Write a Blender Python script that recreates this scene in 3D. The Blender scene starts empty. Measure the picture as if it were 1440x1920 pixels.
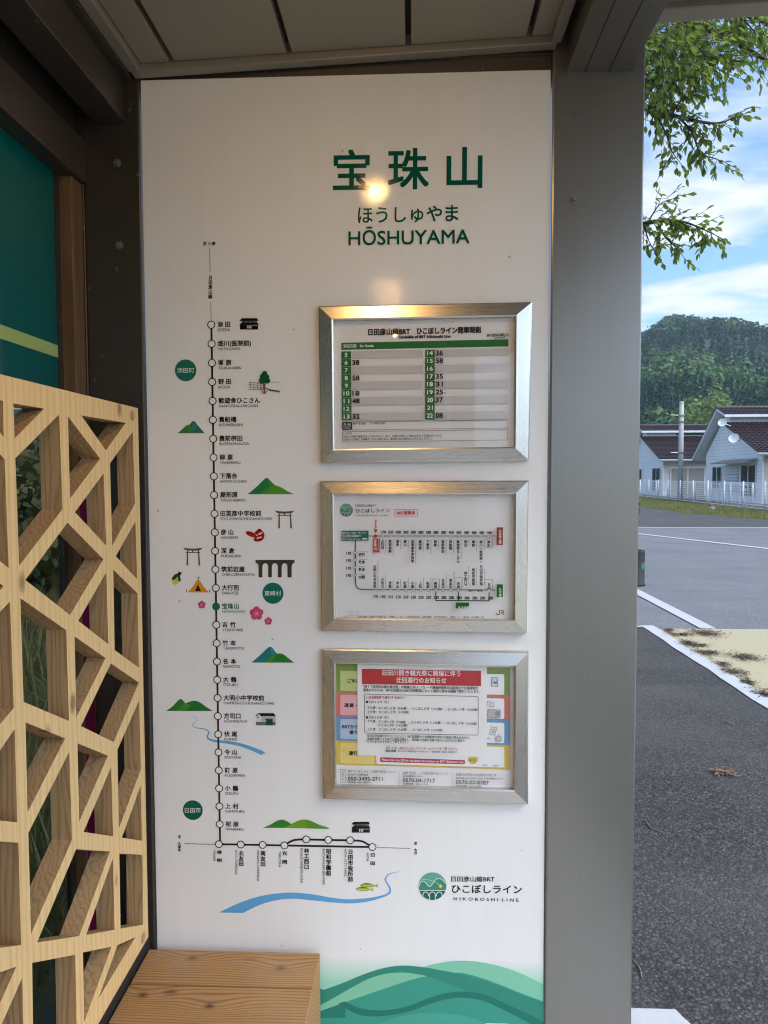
import bpy, bmesh, math, random
import numpy as np
from mathutils import Vector, Matrix, noise
from mathutils.geometry import tessellate_polygon
random.seed(7)
sc = bpy.context.scene
COL = sc.collection
R_ = math.radians

# ---------------------------------------------------------------- camera
F = 1350.0                                   # focal length in pixels of the 1440 x 1920 photograph
CAM = Vector((0, -1.66, 1.52))
PITCH, YAW, ROLL = R_(2.84), R_(2.33), -0.0030
CM = Matrix.Rotation(YAW, 3, 'Z') @ Matrix.Rotation(math.pi / 2 - PITCH, 3, 'X') @ Matrix.Rotation(ROLL, 3, 'Z')
cd = bpy.data.cameras.new('camera')
cam = bpy.data.objects.new('camera', cd)
COL.objects.link(cam)
cam.matrix_world = Matrix.Translation(CAM) @ CM.to_4x4()
cd.sensor_fit = 'VERTICAL'
cd.sensor_height = 24.0
cd.lens = F / 1920 * 24.0
cd.clip_start = 0.02
cd.clip_end = 6000
sc.camera = cam

# ---------------------------------------------------------------- sky, sun, exposure
SUN_EL, SUN_AZ = R_(48), R_(118)             # azimuth measured from +Y towards +X
w = bpy.data.worlds.new('World')
sc.world = w
w.use_nodes = True
nt = w.node_tree
nt.nodes.clear()
def wn(t, **k):
    n = nt.nodes.new(t)
    for a, b in k.items():
        setattr(n, a, b)
    return n
out = wn('ShaderNodeOutputWorld')
bg = wn('ShaderNodeBackground')
bg.inputs['Strength'].default_value = 0.14
sky = wn('ShaderNodeTexSky', sky_type='NISHITA', sun_disc=False)
sky.sun_elevation = SUN_EL
sky.sun_rotation = SUN_AZ
sky.air_density = 1.0
sky.dust_density = 0.6
sky.ozone_density = 2.0
tc = wn('ShaderNodeTexCoord')
sep = wn('ShaderNodeSeparateXYZ')
nt.links.new(tc.outputs['Generated'], sep.inputs[0])
def wm(op, a, b, clamp=False):
    n = wn('ShaderNodeMath', operation=op, use_clamp=clamp)
    for i, q in enumerate((a, b)):
        if isinstance(q, (int, float)):
            n.inputs[i].default_value = q
        else:
            nt.links.new(q, n.inputs[i])
    return n.outputs[0]
zz = wm('MAXIMUM', wm('ADD', sep.outputs[2], 0.12), 0.03)
cmb = wn('ShaderNodeCombineXYZ')
nt.links.new(wm('DIVIDE', sep.outputs[0], zz), cmb.inputs[0])
nt.links.new(wm('DIVIDE', sep.outputs[1], zz), cmb.inputs[1])
cmb.inputs[2].default_value = 3.7
mp = wn('ShaderNodeMapping')
mp.inputs['Rotation'].default_value = (0, 0, R_(38))
mp.inputs['Scale'].default_value = (1.0, 1.45, 1.0)
nt.links.new(cmb.outputs[0], mp.inputs['Vector'])
n1 = wn('ShaderNodeTexNoise')
n1.inputs['Scale'].default_value = 2.1
n1.inputs['Detail'].default_value = 9
n1.inputs['Roughness'].default_value = 0.56
n1.inputs['Distortion'].default_value = 0.55
nt.links.new(mp.outputs[0], n1.inputs['Vector'])
cr = wn('ShaderNodeValToRGB')
cr.color_ramp.elements[0].position = 0.45
cr.color_ramp.elements[1].position = 0.66
nt.links.new(n1.outputs['Fac'], cr.inputs[0])
n2 = wn('ShaderNodeTexNoise')
n2.inputs['Scale'].default_value = 6.5
n2.inputs['Detail'].default_value = 5
nt.links.new(mp.outputs[0], n2.inputs['Vector'])
cloudcol = wn('ShaderNodeMix', data_type='RGBA')
nt.links.new(n2.outputs['Fac'], cloudcol.inputs[0])
cloudcol.inputs[6].default_value = (2.7, 2.95, 3.4, 1)
cloudcol.inputs[7].default_value = (4.9, 5.0, 5.1, 1)
# cloud glow added to light the shelter, from right of and behind the camera
GLOW = 10.0
dt = wn('ShaderNodeVectorMath', operation='DOT_PRODUCT')
nt.links.new(tc.outputs['Generated'], dt.inputs[0])
dt.inputs[1].default_value = Vector((0.72, -0.42, 0.72)).normalized()
gl_ = wm('POWER', wm('MAXIMUM', dt.outputs['Value'], 0.0), 3.0)
gl_ = wm('ADD', wm('MULTIPLY', gl_, GLOW), 1.0)
cl2 = wn('ShaderNodeVectorMath', operation='SCALE')
nt.links.new(cloudcol.outputs[2], cl2.inputs[0])
nt.links.new(gl_, cl2.inputs['Scale'])
mixc = wn('ShaderNodeMix', data_type='RGBA')
fac = wm('MULTIPLY', cr.outputs[0], 0.93)
nt.links.new(fac, mixc.inputs[0])
blue = wn('ShaderNodeMix', data_type='RGBA', blend_type='MULTIPLY')
blue.inputs[0].default_value = 1.0
nt.links.new(sky.outputs[0], blue.inputs[6])
blue.inputs[7].default_value = (0.72, 0.86, 1.0, 1)
nt.links.new(blue.outputs[2], mixc.inputs[6])
nt.links.new(cl2.outputs[0], mixc.inputs[7])
nt.links.new(mixc.outputs[2], bg.inputs['Color'])
nt.links.new(bg.outputs[0], out.inputs[0])

sl = bpy.data.lights.new('sun', 'SUN')
sl.energy = 1.0
sl.angle = R_(18)
sl.color = (1.0, 0.95, 0.88)
so = bpy.data.objects.new('sun', sl)
COL.objects.link(so)
sd = Vector((math.sin(SUN_AZ) * math.cos(SUN_EL), math.cos(SUN_AZ) * math.cos(SUN_EL), math.sin(SUN_EL)))
so.rotation_euler = sd.to_track_quat('Z', 'Y').to_euler()
so.location = (-20, 30, 40)

sc.view_settings.view_transform = 'Standard'
sc.view_settings.look = 'None'
sc.view_settings.gamma = 1
sc.view_settings.exposure = 1.02
sc.render.engine = 'CYCLES'
sc.cycles.use_denoising = True
sc.cycles.pixel_filter_type = 'BLACKMAN_HARRIS'
sc.cycles.filter_width = 1.1
sc.cycles.max_bounces = 10
sc.cycles.transparent_max_bounces = 16
sc.cycles.sample_clamp_indirect = 6.0

# ---------------------------------------------------------------- helpers
def ray(px, py):
    return CM @ Vector(((px - 720) / F, (960 - py) / F, -1.0))
def hit(px, py, axis, val):
    d = ray(px, py)
    return CAM + d * ((val - CAM[axis]) / d[axis])
def G(px, py, z=0.0):
    return hit(px, py, 2, z)
def s2l(c):
    c = c / 255.0
    return c / 12.92 if c <= 0.04045 else ((c + 0.055) / 1.055) ** 2.4
def rgb(*c):
    return tuple(s2l(x) for x in c)

def link(o, parent=None):
    COL.objects.link(o)
    if parent is not None:
        o.parent = parent
        if parent.type == 'EMPTY':
            o.matrix_parent_inverse = parent.matrix_basis.inverted()
    return o
def thing(name, label, cat, loc=(0, 0, 0), group=None):
    o = bpy.data.objects.new(name, None)
    o.empty_display_size = 0.1
    o.location = loc
    COL.objects.link(o)
    o['label'] = label
    o['category'] = cat
    if group:
        o['group'] = group
    return o
def tag(o, label, cat, group=None):
    o['label'] = label
    o['category'] = cat
    if group:
        o['group'] = group
    return o
def kind(o, k):
    o['kind'] = k
    return o
def copy_tree(o, off, label, parent=None):
    c = o.copy()
    COL.objects.link(c)
    if parent is not None:
        c.parent = parent
    else:
        c.location = Vector(o.location) + Vector(off)
        c['label'] = label
    for ch in o.children:
        copy_tree(ch, off, label, c)
    return c

class MB:
    def __init__(s):
        s.v, s.f, s.mi = [], [], []
    def add(s, vs, fs, m=0):
        b = len(s.v)
        s.v += [tuple(p) for p in vs]
        s.f += [tuple(i + b for i in q) for q in fs]
        s.mi += [m] * len(fs)
    def box(s, x0, x1, y0, y1, z0, z1, m=0, sh=0.0):
        vs = [(x, y, z + sh * x) for z in (z0, z1) for y in (y0, y1) for x in (x0, x1)]
        s.add(vs, [(0, 2, 3, 1), (4, 5, 7, 6), (0, 1, 5, 4), (2, 6, 7, 3), (0, 4, 6, 2), (1, 3, 7, 5)], m)
    def tube(s, pts, rad, n=8, m=0, cap=True):
        pts = [Vector(p) for p in pts]
        if not hasattr(rad, '__len__'):
            rad = [rad] * len(pts)
        rings = []
        up = Vector((0, 0, 1))
        for i, p in enumerate(pts):
            a = pts[max(i - 1, 0)]
            b = pts[min(i + 1, len(pts) - 1)]
            t = (b - a).normalized()
            ref = up if abs(t.z) < 0.9 else Vector((0, 1, 0))
            u = t.cross(ref).normalized()
            v = u.cross(t).normalized()
            rings.append([p + (u * math.cos(k * 2 * math.pi / n) + v * math.sin(k * 2 * math.pi / n)) * rad[i] for k in range(n)])
        vs = [q for r in rings for q in r]
        fs = []
        for i in range(len(pts) - 1):
            for k in range(n):
                fs.append((i * n + k, i * n + (k + 1) % n, (i + 1) * n + (k + 1) % n, (i + 1) * n + k))
        if cap:
            fs.append(tuple(range(n))[::-1])
            fs.append(tuple((len(pts) - 1) * n + k for k in range(n)))
        s.add(vs, fs, m)
    def lathe(s, prof, c, n=32, m=0, axis='z'):
        vs, fs = [], []
        for (r, h) in prof:
            for k in range(n):
                a = 2 * math.pi * k / n
                if axis == 'z':
                    vs.append((c[0] + r * math.cos(a), c[1] + r * math.sin(a), c[2] + h))
                else:
                    vs.append((c[0] + r * math.cos(a), c[1] + h, c[2] + r * math.sin(a)))
        for i in range(len(prof) - 1):
            for k in range(n):
                fs.append((i * n + k, i * n + (k + 1) % n, (i + 1) * n + (k + 1) % n, (i + 1) * n + k))
        s.add(vs, fs, m)
    def build(s, name, mats, parent=None, bevel=0, smooth=False, seg=2):
        me = bpy.data.meshes.new(name)
        me.from_pydata(s.v, [], s.f)
        if not isinstance(mats, (list, tuple)):
            mats = [mats]
        for m in mats:
            me.materials.append(m)
        if len(mats) > 1:
            me.polygons.foreach_set('material_index', s.mi)
        if smooth:
            me.polygons.foreach_set('use_smooth', [True] * len(me.polygons))
        me.update()
        bm = bmesh.new()
        bm.from_mesh(me)
        bmesh.ops.recalc_face_normals(bm, faces=bm.faces)
        bm.to_mesh(me)
        bm.free()
        o = bpy.data.objects.new(name, me)
        link(o, parent)
        if bevel:
            b = o.modifiers.new('b', 'BEVEL')
            b.width = bevel
            b.segments = seg
            b.limit_method = 'ANGLE'
        return o

# ---------------------------------------------------------------- materials
class NT:
    def __init__(s, name):
        s.m = bpy.data.materials.new(name)
        s.m.use_nodes = True
        s.t = s.m.node_tree
        s.t.nodes.clear()
        s.out = s.n('ShaderNodeOutputMaterial')
    def n(s, t, **k):
        x = s.t.nodes.new(t)
        for a, b in k.items():
            setattr(x, a, b)
        return x
    def set(s, sock, v):
        if isinstance(v, bpy.types.NodeSocket):
            s.t.links.new(v, sock)
        elif isinstance(v, tuple) and sock.type == 'RGBA' and len(v) == 3:
            sock.default_value = (*v, 1)
        else:
            sock.default_value = v
    def math(s, op, a, b=0.0, c=0.0, clamp=False):
        x = s.n('ShaderNodeMath', operation=op, use_clamp=clamp)
        s.set(x.inputs[0], a)
        s.set(x.inputs[1], b)
        s.set(x.inputs[2], c)
        return x.outputs[0]
    def mix(s, f, a, b, blend='MIX'):
        x = s.n('ShaderNodeMix', data_type='RGBA', blend_type=blend)
        s.set(x.inputs[0], f)
        s.set(x.inputs[6], a)
        s.set(x.inputs[7], b)
        return x.outputs[2]
    def ramp(s, f, stops):
        x = s.n('ShaderNodeValToRGB')
        e = x.color_ramp.elements
        while len(e) < len(stops):
            e.new(0.5)
        for q, (p, c) in zip(e, stops):
            q.position = p
            q.color = (*c, 1) if isinstance(c, tuple) else (c, c, c, 1)
        s.set(x.inputs[0], f)
        return x.outputs[0]
    def coord(s, scale=(1, 1, 1), rot=(0, 0, 0), loc=(0, 0, 0)):
        c = s.n('ShaderNodeTexCoord')
        m = s.n('ShaderNodeMapping')
        m.inputs['Scale'].default_value = scale
        m.inputs['Rotation'].default_value = rot
        m.inputs['Location'].default_value = loc
        s.t.links.new(c.outputs['Object'], m.inputs[0])
        return m.outputs[0]
    def noise(s, vec, scale, detail=4, rough=0.5, dist=0.0):
        x = s.n('ShaderNodeTexNoise')
        s.set(x.inputs['Vector'], vec)
        x.inputs['Scale'].default_value = scale
        x.inputs['Detail'].default_value = detail
        x.inputs['Roughness'].default_value = rough
        x.inputs['Distortion'].default_value = dist
        return x.outputs['Fac']
    def voronoi(s, vec, scale, outp='Color', feature='F1', rnd=1.0):
        x = s.n('ShaderNodeTexVoronoi', feature=feature)
        s.set(x.inputs['Vector'], vec)
        x.inputs['Scale'].default_value = scale
        x.inputs['Randomness'].default_value = rnd
        return x.outputs[outp]
    def bump(s, h, strength=0.2, dist=0.01):
        x = s.n('ShaderNodeBump')
        s.set(x.inputs['Height'], h)
        x.inputs['Strength'].default_value = strength
        x.inputs['Distance'].default_value = dist
        return x.outputs[0]
    def pbr(s, col, rough=0.5, metal=0.0, normal=None, spec=0.5, coat=0.0, aniso=None):
        p = s.n('ShaderNodeBsdfPrincipled')
        s.set(p.inputs['Base Color'], col)
        s.set(p.inputs['Roughness'], rough)
        s.set(p.inputs['Metallic'], metal)
        s.set(p.inputs['Specular IOR Level'], spec)
        if coat:
            s.set(p.inputs['Coat Weight'], coat)
            p.inputs['Coat Roughness'].default_value = 0.05
        if normal is not None:
            s.t.links.new(normal, p.inputs['Normal'])
        if aniso:
            p.inputs['Anisotropic'].default_value = aniso[0]
            p.inputs['Anisotropic Rotation'].default_value = aniso[1]
        return p.outputs[0]
    def done(s, sh):
        s.t.links.new(sh, s.out.inputs[0])
        return s.m

def plain(name, col, rough=0.5, metal=0.0, var=0.12, scale=6.0, bump=0.0, spec=0.5):
    t = NT(name)
    v = t.coord()
    n = t.noise(v, scale, 5, 0.6)
    c = t.mix(n, tuple(x * (1 - var) for x in col), tuple(min(1, x * (1 + var)) for x in col))
    rr = t.math('MULTIPLY_ADD', n, 0.14, rough - 0.07)
    nrm = t.bump(t.noise(v, scale * 14, 3), bump, 0.004) if bump else None
    return t.done(t.pbr(c, rr, metal, nrm, spec))

def brushed(name, col, rough=0.34, axis=2, metal=0.85, streak=0.12, smudge=0.0):
    t = NT(name)
    sc_ = [160, 160, 160]
    sc_[axis] = 1.2
    n = t.noise(t.coord(tuple(sc_)), 1.0, 3, 0.6)
    big = t.noise(t.coord(), 2.2, 4, 0.55)
    c = t.mix(n, tuple(x * (1 - streak) for x in col), tuple(x * (1 + streak) for x in col))
    r = t.math('ADD', t.math('MULTIPLY_ADD', n, 0.10, rough - 0.05), t.math('MULTIPLY_ADD', big, 0.16, -0.08))
    sp = t.math('GREATER_THAN', t.noise(t.coord(), 55, 2, 0.5), 0.735)
    c = t.mix(t.math('MULTIPLY', sp, 0.35), c, (0.35, 0.34, 0.32))
    return t.done(t.pbr(c, r, metal, t.bump(n, 0.012, 0.0006)))

_pm = {}
def ink(c, paper=False):
    k = (c, paper)
    if k not in _pm:
        t = NT('paper_ink' if paper else 'board_ink')
        lin = rgb(*c)
        if paper:
            _pm[k] = t.done(t.pbr(lin, 0.55, spec=0.25))
        else:
            nn = t.noise(t.coord((1, 1, 1), (0.5, 0.7, 0.4)), 330, 4, 0.55, 1.2)
            _pm[k] = t.done(t.pbr(lin, 0.06, normal=t.bump(nn, 0.09, 0.0008), spec=0.27))
    return _pm[k]

def m_board():
    t = NT('white_laminate')
    v = t.coord()
    nn = t.noise(t.coord((1, 1, 1), (0.5, 0.7, 0.4)), 330, 4, 0.55, 1.2)
    big = t.noise(v, 3.0, 5, 0.6)
    smear = t.noise(t.coord((9, 1, 1.2), (0, R_(24), 0)), 3.0, 6, 0.65)
    c = t.mix(t.math('MULTIPLY', t.ramp(smear, [(0.48, 0.0), (0.75, 1.0)]), 0.22), (0.80, 0.80, 0.79), (0.70, 0.69, 0.67))
    sp = t.ramp(t.voronoi(v, 13.0, 'Distance'), [(0.028, 1.0), (0.04, 0.0)])
    c = t.mix(t.math('MULTIPLY', sp, 0.6), c, (0.22, 0.20, 0.18))
    r = t.math('MULTIPLY_ADD', big, 0.04, 0.03)
    return t.done(t.pbr(c, r, normal=t.bump(nn, 0.09, 0.0008), spec=0.27))

def m_wood(name, a, b, c, grain=2, knots=(), seam=None, rings=95.0, rough=0.55, patch=None, warpf=0.11, lines=0.55, fibre=0.55):
    """softwood: growth lines along `grain`, optional explicit knots (u along grain, v across)"""
    t = NT(name)
    co = t.n('ShaderNodeTexCoord').outputs['Object']
    sp = t.n('ShaderNodeSeparateXYZ')
    t.t.links.new(co, sp.inputs[0])
    ax = [sp.outputs[0], sp.outputs[1], sp.outputs[2]]
    along = ax[grain]
    oth = [i for i in range(3) if i != grain]
    s1 = [7, 7, 7]
    s1[grain] = 0.9
    warp = t.noise(t.coord(tuple(s1)), 1.6, 3, 0.5)
    cross = t.math('ADD', ax[oth[0]], t.math('MULTIPLY', ax[oth[1]], 0.8))
    ph = t.math('MULTIPLY_ADD', warp, warpf, cross)
    dark = None
    for (u, v, r) in knots:
        du = t.math('MULTIPLY', t.math('SUBTRACT', along, u), 0.42)
        dv = t.math('SUBTRACT', ax[oth[0]] if oth[0] != grain else ax[oth[1]], v)
        d2 = t.math('ADD', t.math('MULTIPLY', du, du), t.math('MULTIPLY', dv, dv))
        g = t.math('POWER', 2.718, t.math('MULTIPLY', d2, -1.0 / (2.2 * r) ** 2))
        ph = t.math('ADD', ph, t.math('MULTIPLY', g, 0.022))
        kd = t.math('POWER', 2.718, t.math('MULTIPLY', t.math('ADD', t.math('MULTIPLY', t.math('MULTIPLY', du, du), 3.2), t.math('MULTIPLY', dv, dv)), -1.0 / (0.55 * r) ** 2))
        dark = kd if dark is None else t.math('MAXIMUM', dark, kd)
    line = t.math('SINE', t.math('MULTIPLY', ph, rings * 2 * math.pi / 1.0 * 0.5))
    line = t.math('POWER', t.math('MULTIPLY_ADD', line, 0.5, 0.5), 3.0)
    s2 = [260, 260, 260]
    s2[grain] = 9
    fib = t.noise(t.coord(tuple(s2)), 1.0, 3, 0.6)
    s3 = [5, 5, 5]
    s3[grain] = 1.1
    big = t.noise(t.coord(tuple(s3)), 1.0, 4, 0.55)
    col = t.mix(big, a, b)
    col = t.mix(t.math('MULTIPLY', line, lines), col, c)
    col = t.mix(t.math('MULTIPLY', t.math('SUBTRACT', fib, 0.35, clamp=True), fibre), col, tuple(x * 0.62 for x in c))
    # small random knots
    s4 = [9, 9, 9]
    s4[grain] = 5.2
    vv = t.voronoi(t.coord(tuple(s4)), 1.0, 'Distance')
    kn = t.ramp(vv, [(0.055, 1.0), (0.13, 0.0)])
    col = t.mix(t.math('MULTIPLY', kn, 0.75), col, tuple(x * 0.25 for x in c))
    if dark is not None:
        col = t.mix(t.math('MULTIPLY', dark, 0.9), col, (0.045, 0.026, 0.016))
    if patch:
        pn = t.ramp(t.noise(t.coord((3, 3, 3)), 2.0, 5, 0.6), [(0.5, 0.0), (0.72, 1.0)])
        col = t.mix(t.math('MULTIPLY', pn, 0.4), col, patch)
    h = t.math('ADD', t.math('MULTIPLY', line, -0.5), t.math('MULTIPLY', fib, 0.6))
    return t.done(t.pbr(col, rough, normal=t.bump(h, 0.18, 0.0015), spec=0.35))

def m_asphalt(name, lo, hi, cell=115, worn=0.3):
    t = NT(name)
    v = t.coord()
    vc = t.n('ShaderNodeTexVoronoi')
    t.set(vc.inputs['Vector'], v)
    vc.inputs['Scale'].default_value = cell
    bw = t.n('ShaderNodeRGBToBW')
    t.t.links.new(vc.outputs['Color'], bw.inputs[0])
    vc2 = t.n('ShaderNodeTexVoronoi')
    t.set(vc2.inputs['Vector'], v)
    vc2.inputs['Scale'].default_value = cell * 2.7
    bw2 = t.n('ShaderNodeRGBToBW')
    t.t.links.new(vc2.outputs['Color'], bw2.inputs[0])
    g = t.math('ADD', t.math('MULTIPLY', t.math('POWER', bw.outputs[0], 2.2), 0.75), t.math('MULTIPLY', bw2.outputs[0], 0.25))
    edge = t.ramp(vc.outputs['Distance'], [(0.25, 1.0), (0.75, 0.25)])
    g = t.math('MULTIPLY', g, edge)
    big = t.noise(v, 0.9, 6, 0.62)
    st = t.noise(t.coord((0.5, 3.2, 1), (0, 0, R_(-20))), 0.7, 6, 0.65)
    c = t.mix(g, lo, hi)
    c = t.mix(t.math('MULTIPLY', t.ramp(big, [(0.35, 0.0), (0.7, 1.0)]), worn), c, tuple(0.5 * (a + b) * 1.15 for a, b in zip(lo, hi)))
    c = t.mix(t.math('MULTIPLY', t.ramp(st, [(0.5, 0.0), (0.7, 1.0)]), worn * 0.7), c, tuple(x * 0.9 for x in lo))
    hgt = t.math('SUBTRACT', 1.0, vc.outputs['Distance'])
    return t.done(t.pbr(c, 0.82, normal=t.bump(hgt, 0.7, 0.006), spec=0.3))

def m_paint(name, col, wear=0.35):
    t = NT(name)
    v = t.coord()
    a = t.noise(v, 24, 6, 0.7)
    b = t.noise(v, 160, 3, 0.6)
    f = t.ramp(t.math('ADD', t.math('MULTIPLY', a, 0.6), t.math('MULTIPLY', b, 0.4)), [(0.56, 0.0), (0.68, 1.0)])
    c = t.mix(t.math('MULTIPLY', f, wear), col, tuple(x * 0.3 for x in col))
    return t.done(t.pbr(c, 0.65, normal=t.bump(b, 0.5, 0.004)))

def m_leaf(name, a, b, trans=0.45):
    t = NT(name)
    gi = t.n('ShaderNodeNewGeometry')
    c = t.mix(gi.outputs['Random Per Island'], a, b)
    p = t.pbr(c, 0.42, spec=0.45)
    tr = t.n('ShaderNodeBsdfTranslucent')
    t.set(tr.inputs[0], t.mix(0.5, c, (0.32, 0.42, 0.03)))
    mx = t.n('ShaderNodeMixShader')
    mx.inputs[0].default_value = trans
    t.t.links.new(p, mx.inputs[1])
    t.t.links.new(tr.outputs[0], mx.inputs[2])
    return t.done(mx.outputs[0])

def m_glass(name, rough=0.015, tint=(1, 1, 1), refl=0.06):
    t = NT(name)
    tr = t.n('ShaderNodeBsdfTransparent')
    t.set(tr.inputs[0], tint)
    gl = t.n('ShaderNodeBsdfGlossy')
    gl.inputs['Roughness'].default_value = rough
    ge = t.n('ShaderNodeNewGeometry')
    dp = t.n('ShaderNodeVectorMath', operation='DOT_PRODUCT')
    t.t.links.new(ge.outputs['Incoming'], dp.inputs[0])
    t.t.links.new(ge.outputs['Normal'], dp.inputs[1])
    cs = t.math('SUBTRACT', 1.0, t.math('ABSOLUTE', dp.outputs['Value']))
    fre = t.math('MULTIPLY_ADD', t.math('POWER', cs, 5.0), 0.94, refl)
    mx = t.n('ShaderNodeMixShader')
    t.t.links.new(fre, mx.inputs[0])
    t.t.links.new(tr.outputs[0], mx.inputs[1])
    t.t.links.new(gl.outputs[0], mx.inputs[2])
    return t.done(mx.outputs[0])

M = {}
M['board'] = m_board()
M['post'] = brushed('brown_grey_metal', (0.265, 0.258, 0.24), 0.33, 2, 0.70, 0.05)
M['beam'] = brushed('brown_beam_metal', (0.15, 0.138, 0.12), 0.36, 1, 0.5, 0.06)
M['dark_metal'] = brushed('dark_bronze_metal', (0.085, 0.074, 0.064), 0.36, 1, 0.65, 0.06)
M['header'] = brushed('bronze_header_metal', (0.12, 0.10, 0.08), 0.4, 0, 0.6, 0.07)
M['alu'] = brushed('brushed_aluminium', (0.62, 0.60, 0.56), 0.27, 0, 0.9, 0.07)
M['alu_v'] = brushed('brushed_aluminium_upright', (0.62, 0.60, 0.56), 0.27, 2, 0.9, 0.07)
M['bolt'] = plain('galvanised_bolt', (0.24, 0.235, 0.225), 0.4, 0.7, 0.2, 60)
M['ceiling'] = plain('cream_ceiling_panel', (0.235, 0.205, 0.16), 0.45, 0.0, 0.04, 3)
M['trim'] = plain('cream_aluminium_trim', (0.24, 0.215, 0.175), 0.35, 0.2, 0.05, 6)
M['black'] = plain('matt_black', (0.012, 0.012, 0.012), 0.6, 0, 0.2, 10)
M['gap'] = plain('dark_joint', (0.02, 0.018, 0.016), 0.8)
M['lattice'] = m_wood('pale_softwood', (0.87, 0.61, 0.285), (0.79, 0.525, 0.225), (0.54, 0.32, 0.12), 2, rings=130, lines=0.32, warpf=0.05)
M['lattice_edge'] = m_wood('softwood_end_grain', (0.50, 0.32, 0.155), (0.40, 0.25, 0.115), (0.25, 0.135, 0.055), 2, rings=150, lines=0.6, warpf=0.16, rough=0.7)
M['reflection_brown'] = m_wood('brown_metal_reflection', (0.19, 0.115, 0.058), (0.15, 0.09, 0.043), (0.09, 0.05, 0.022), 2, rings=60)  # brown reflection in the metal, put into a wood-grained colour
M['glass'] = m_glass('clear_glass')
t = NT('clear_edge')
M['clear'] = t.done(t.n('ShaderNodeBsdfTransparent').outputs[0])
M['window_glass'] = m_glass('window_glass', 0.01, (0.62, 0.65, 0.61))

# ---------------------------------------------------------------- printed lettering and pictures
_gl = {}
def glyph(s):
    if s not in _gl:
        c = bpy.data.curves.new('t', 'FONT')
        c.body = s
        c.size = 1
        c.resolution_u = 3
        o = bpy.data.objects.new('t', c)
        me = o.to_mesh()
        v = [(p.co.x, p.co.y) for p in me.vertices]
        f = [tuple(p.vertices) for p in me.polygons]
        o.to_mesh_clear()
        bpy.data.objects.remove(o)
        bpy.data.curves.remove(c)
        xs = [p[0] for p in v] or [0, 1]
        ys = [p[1] for p in v] or [0, 1]
        _gl[s] = (v, f, min(xs), max(xs), min(ys), max(ys))
    return _gl[s]
ADV = (glyph('田田田')[3] - glyph('田')[3]) / 2          # advance of one full-width character
KH = glyph('国')[5] - glyph('国')[4]
KMID = (glyph('国')[5] + glyph('国')[4]) / 2
CAPH = glyph('H')[5] - glyph('H')[4]

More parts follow.
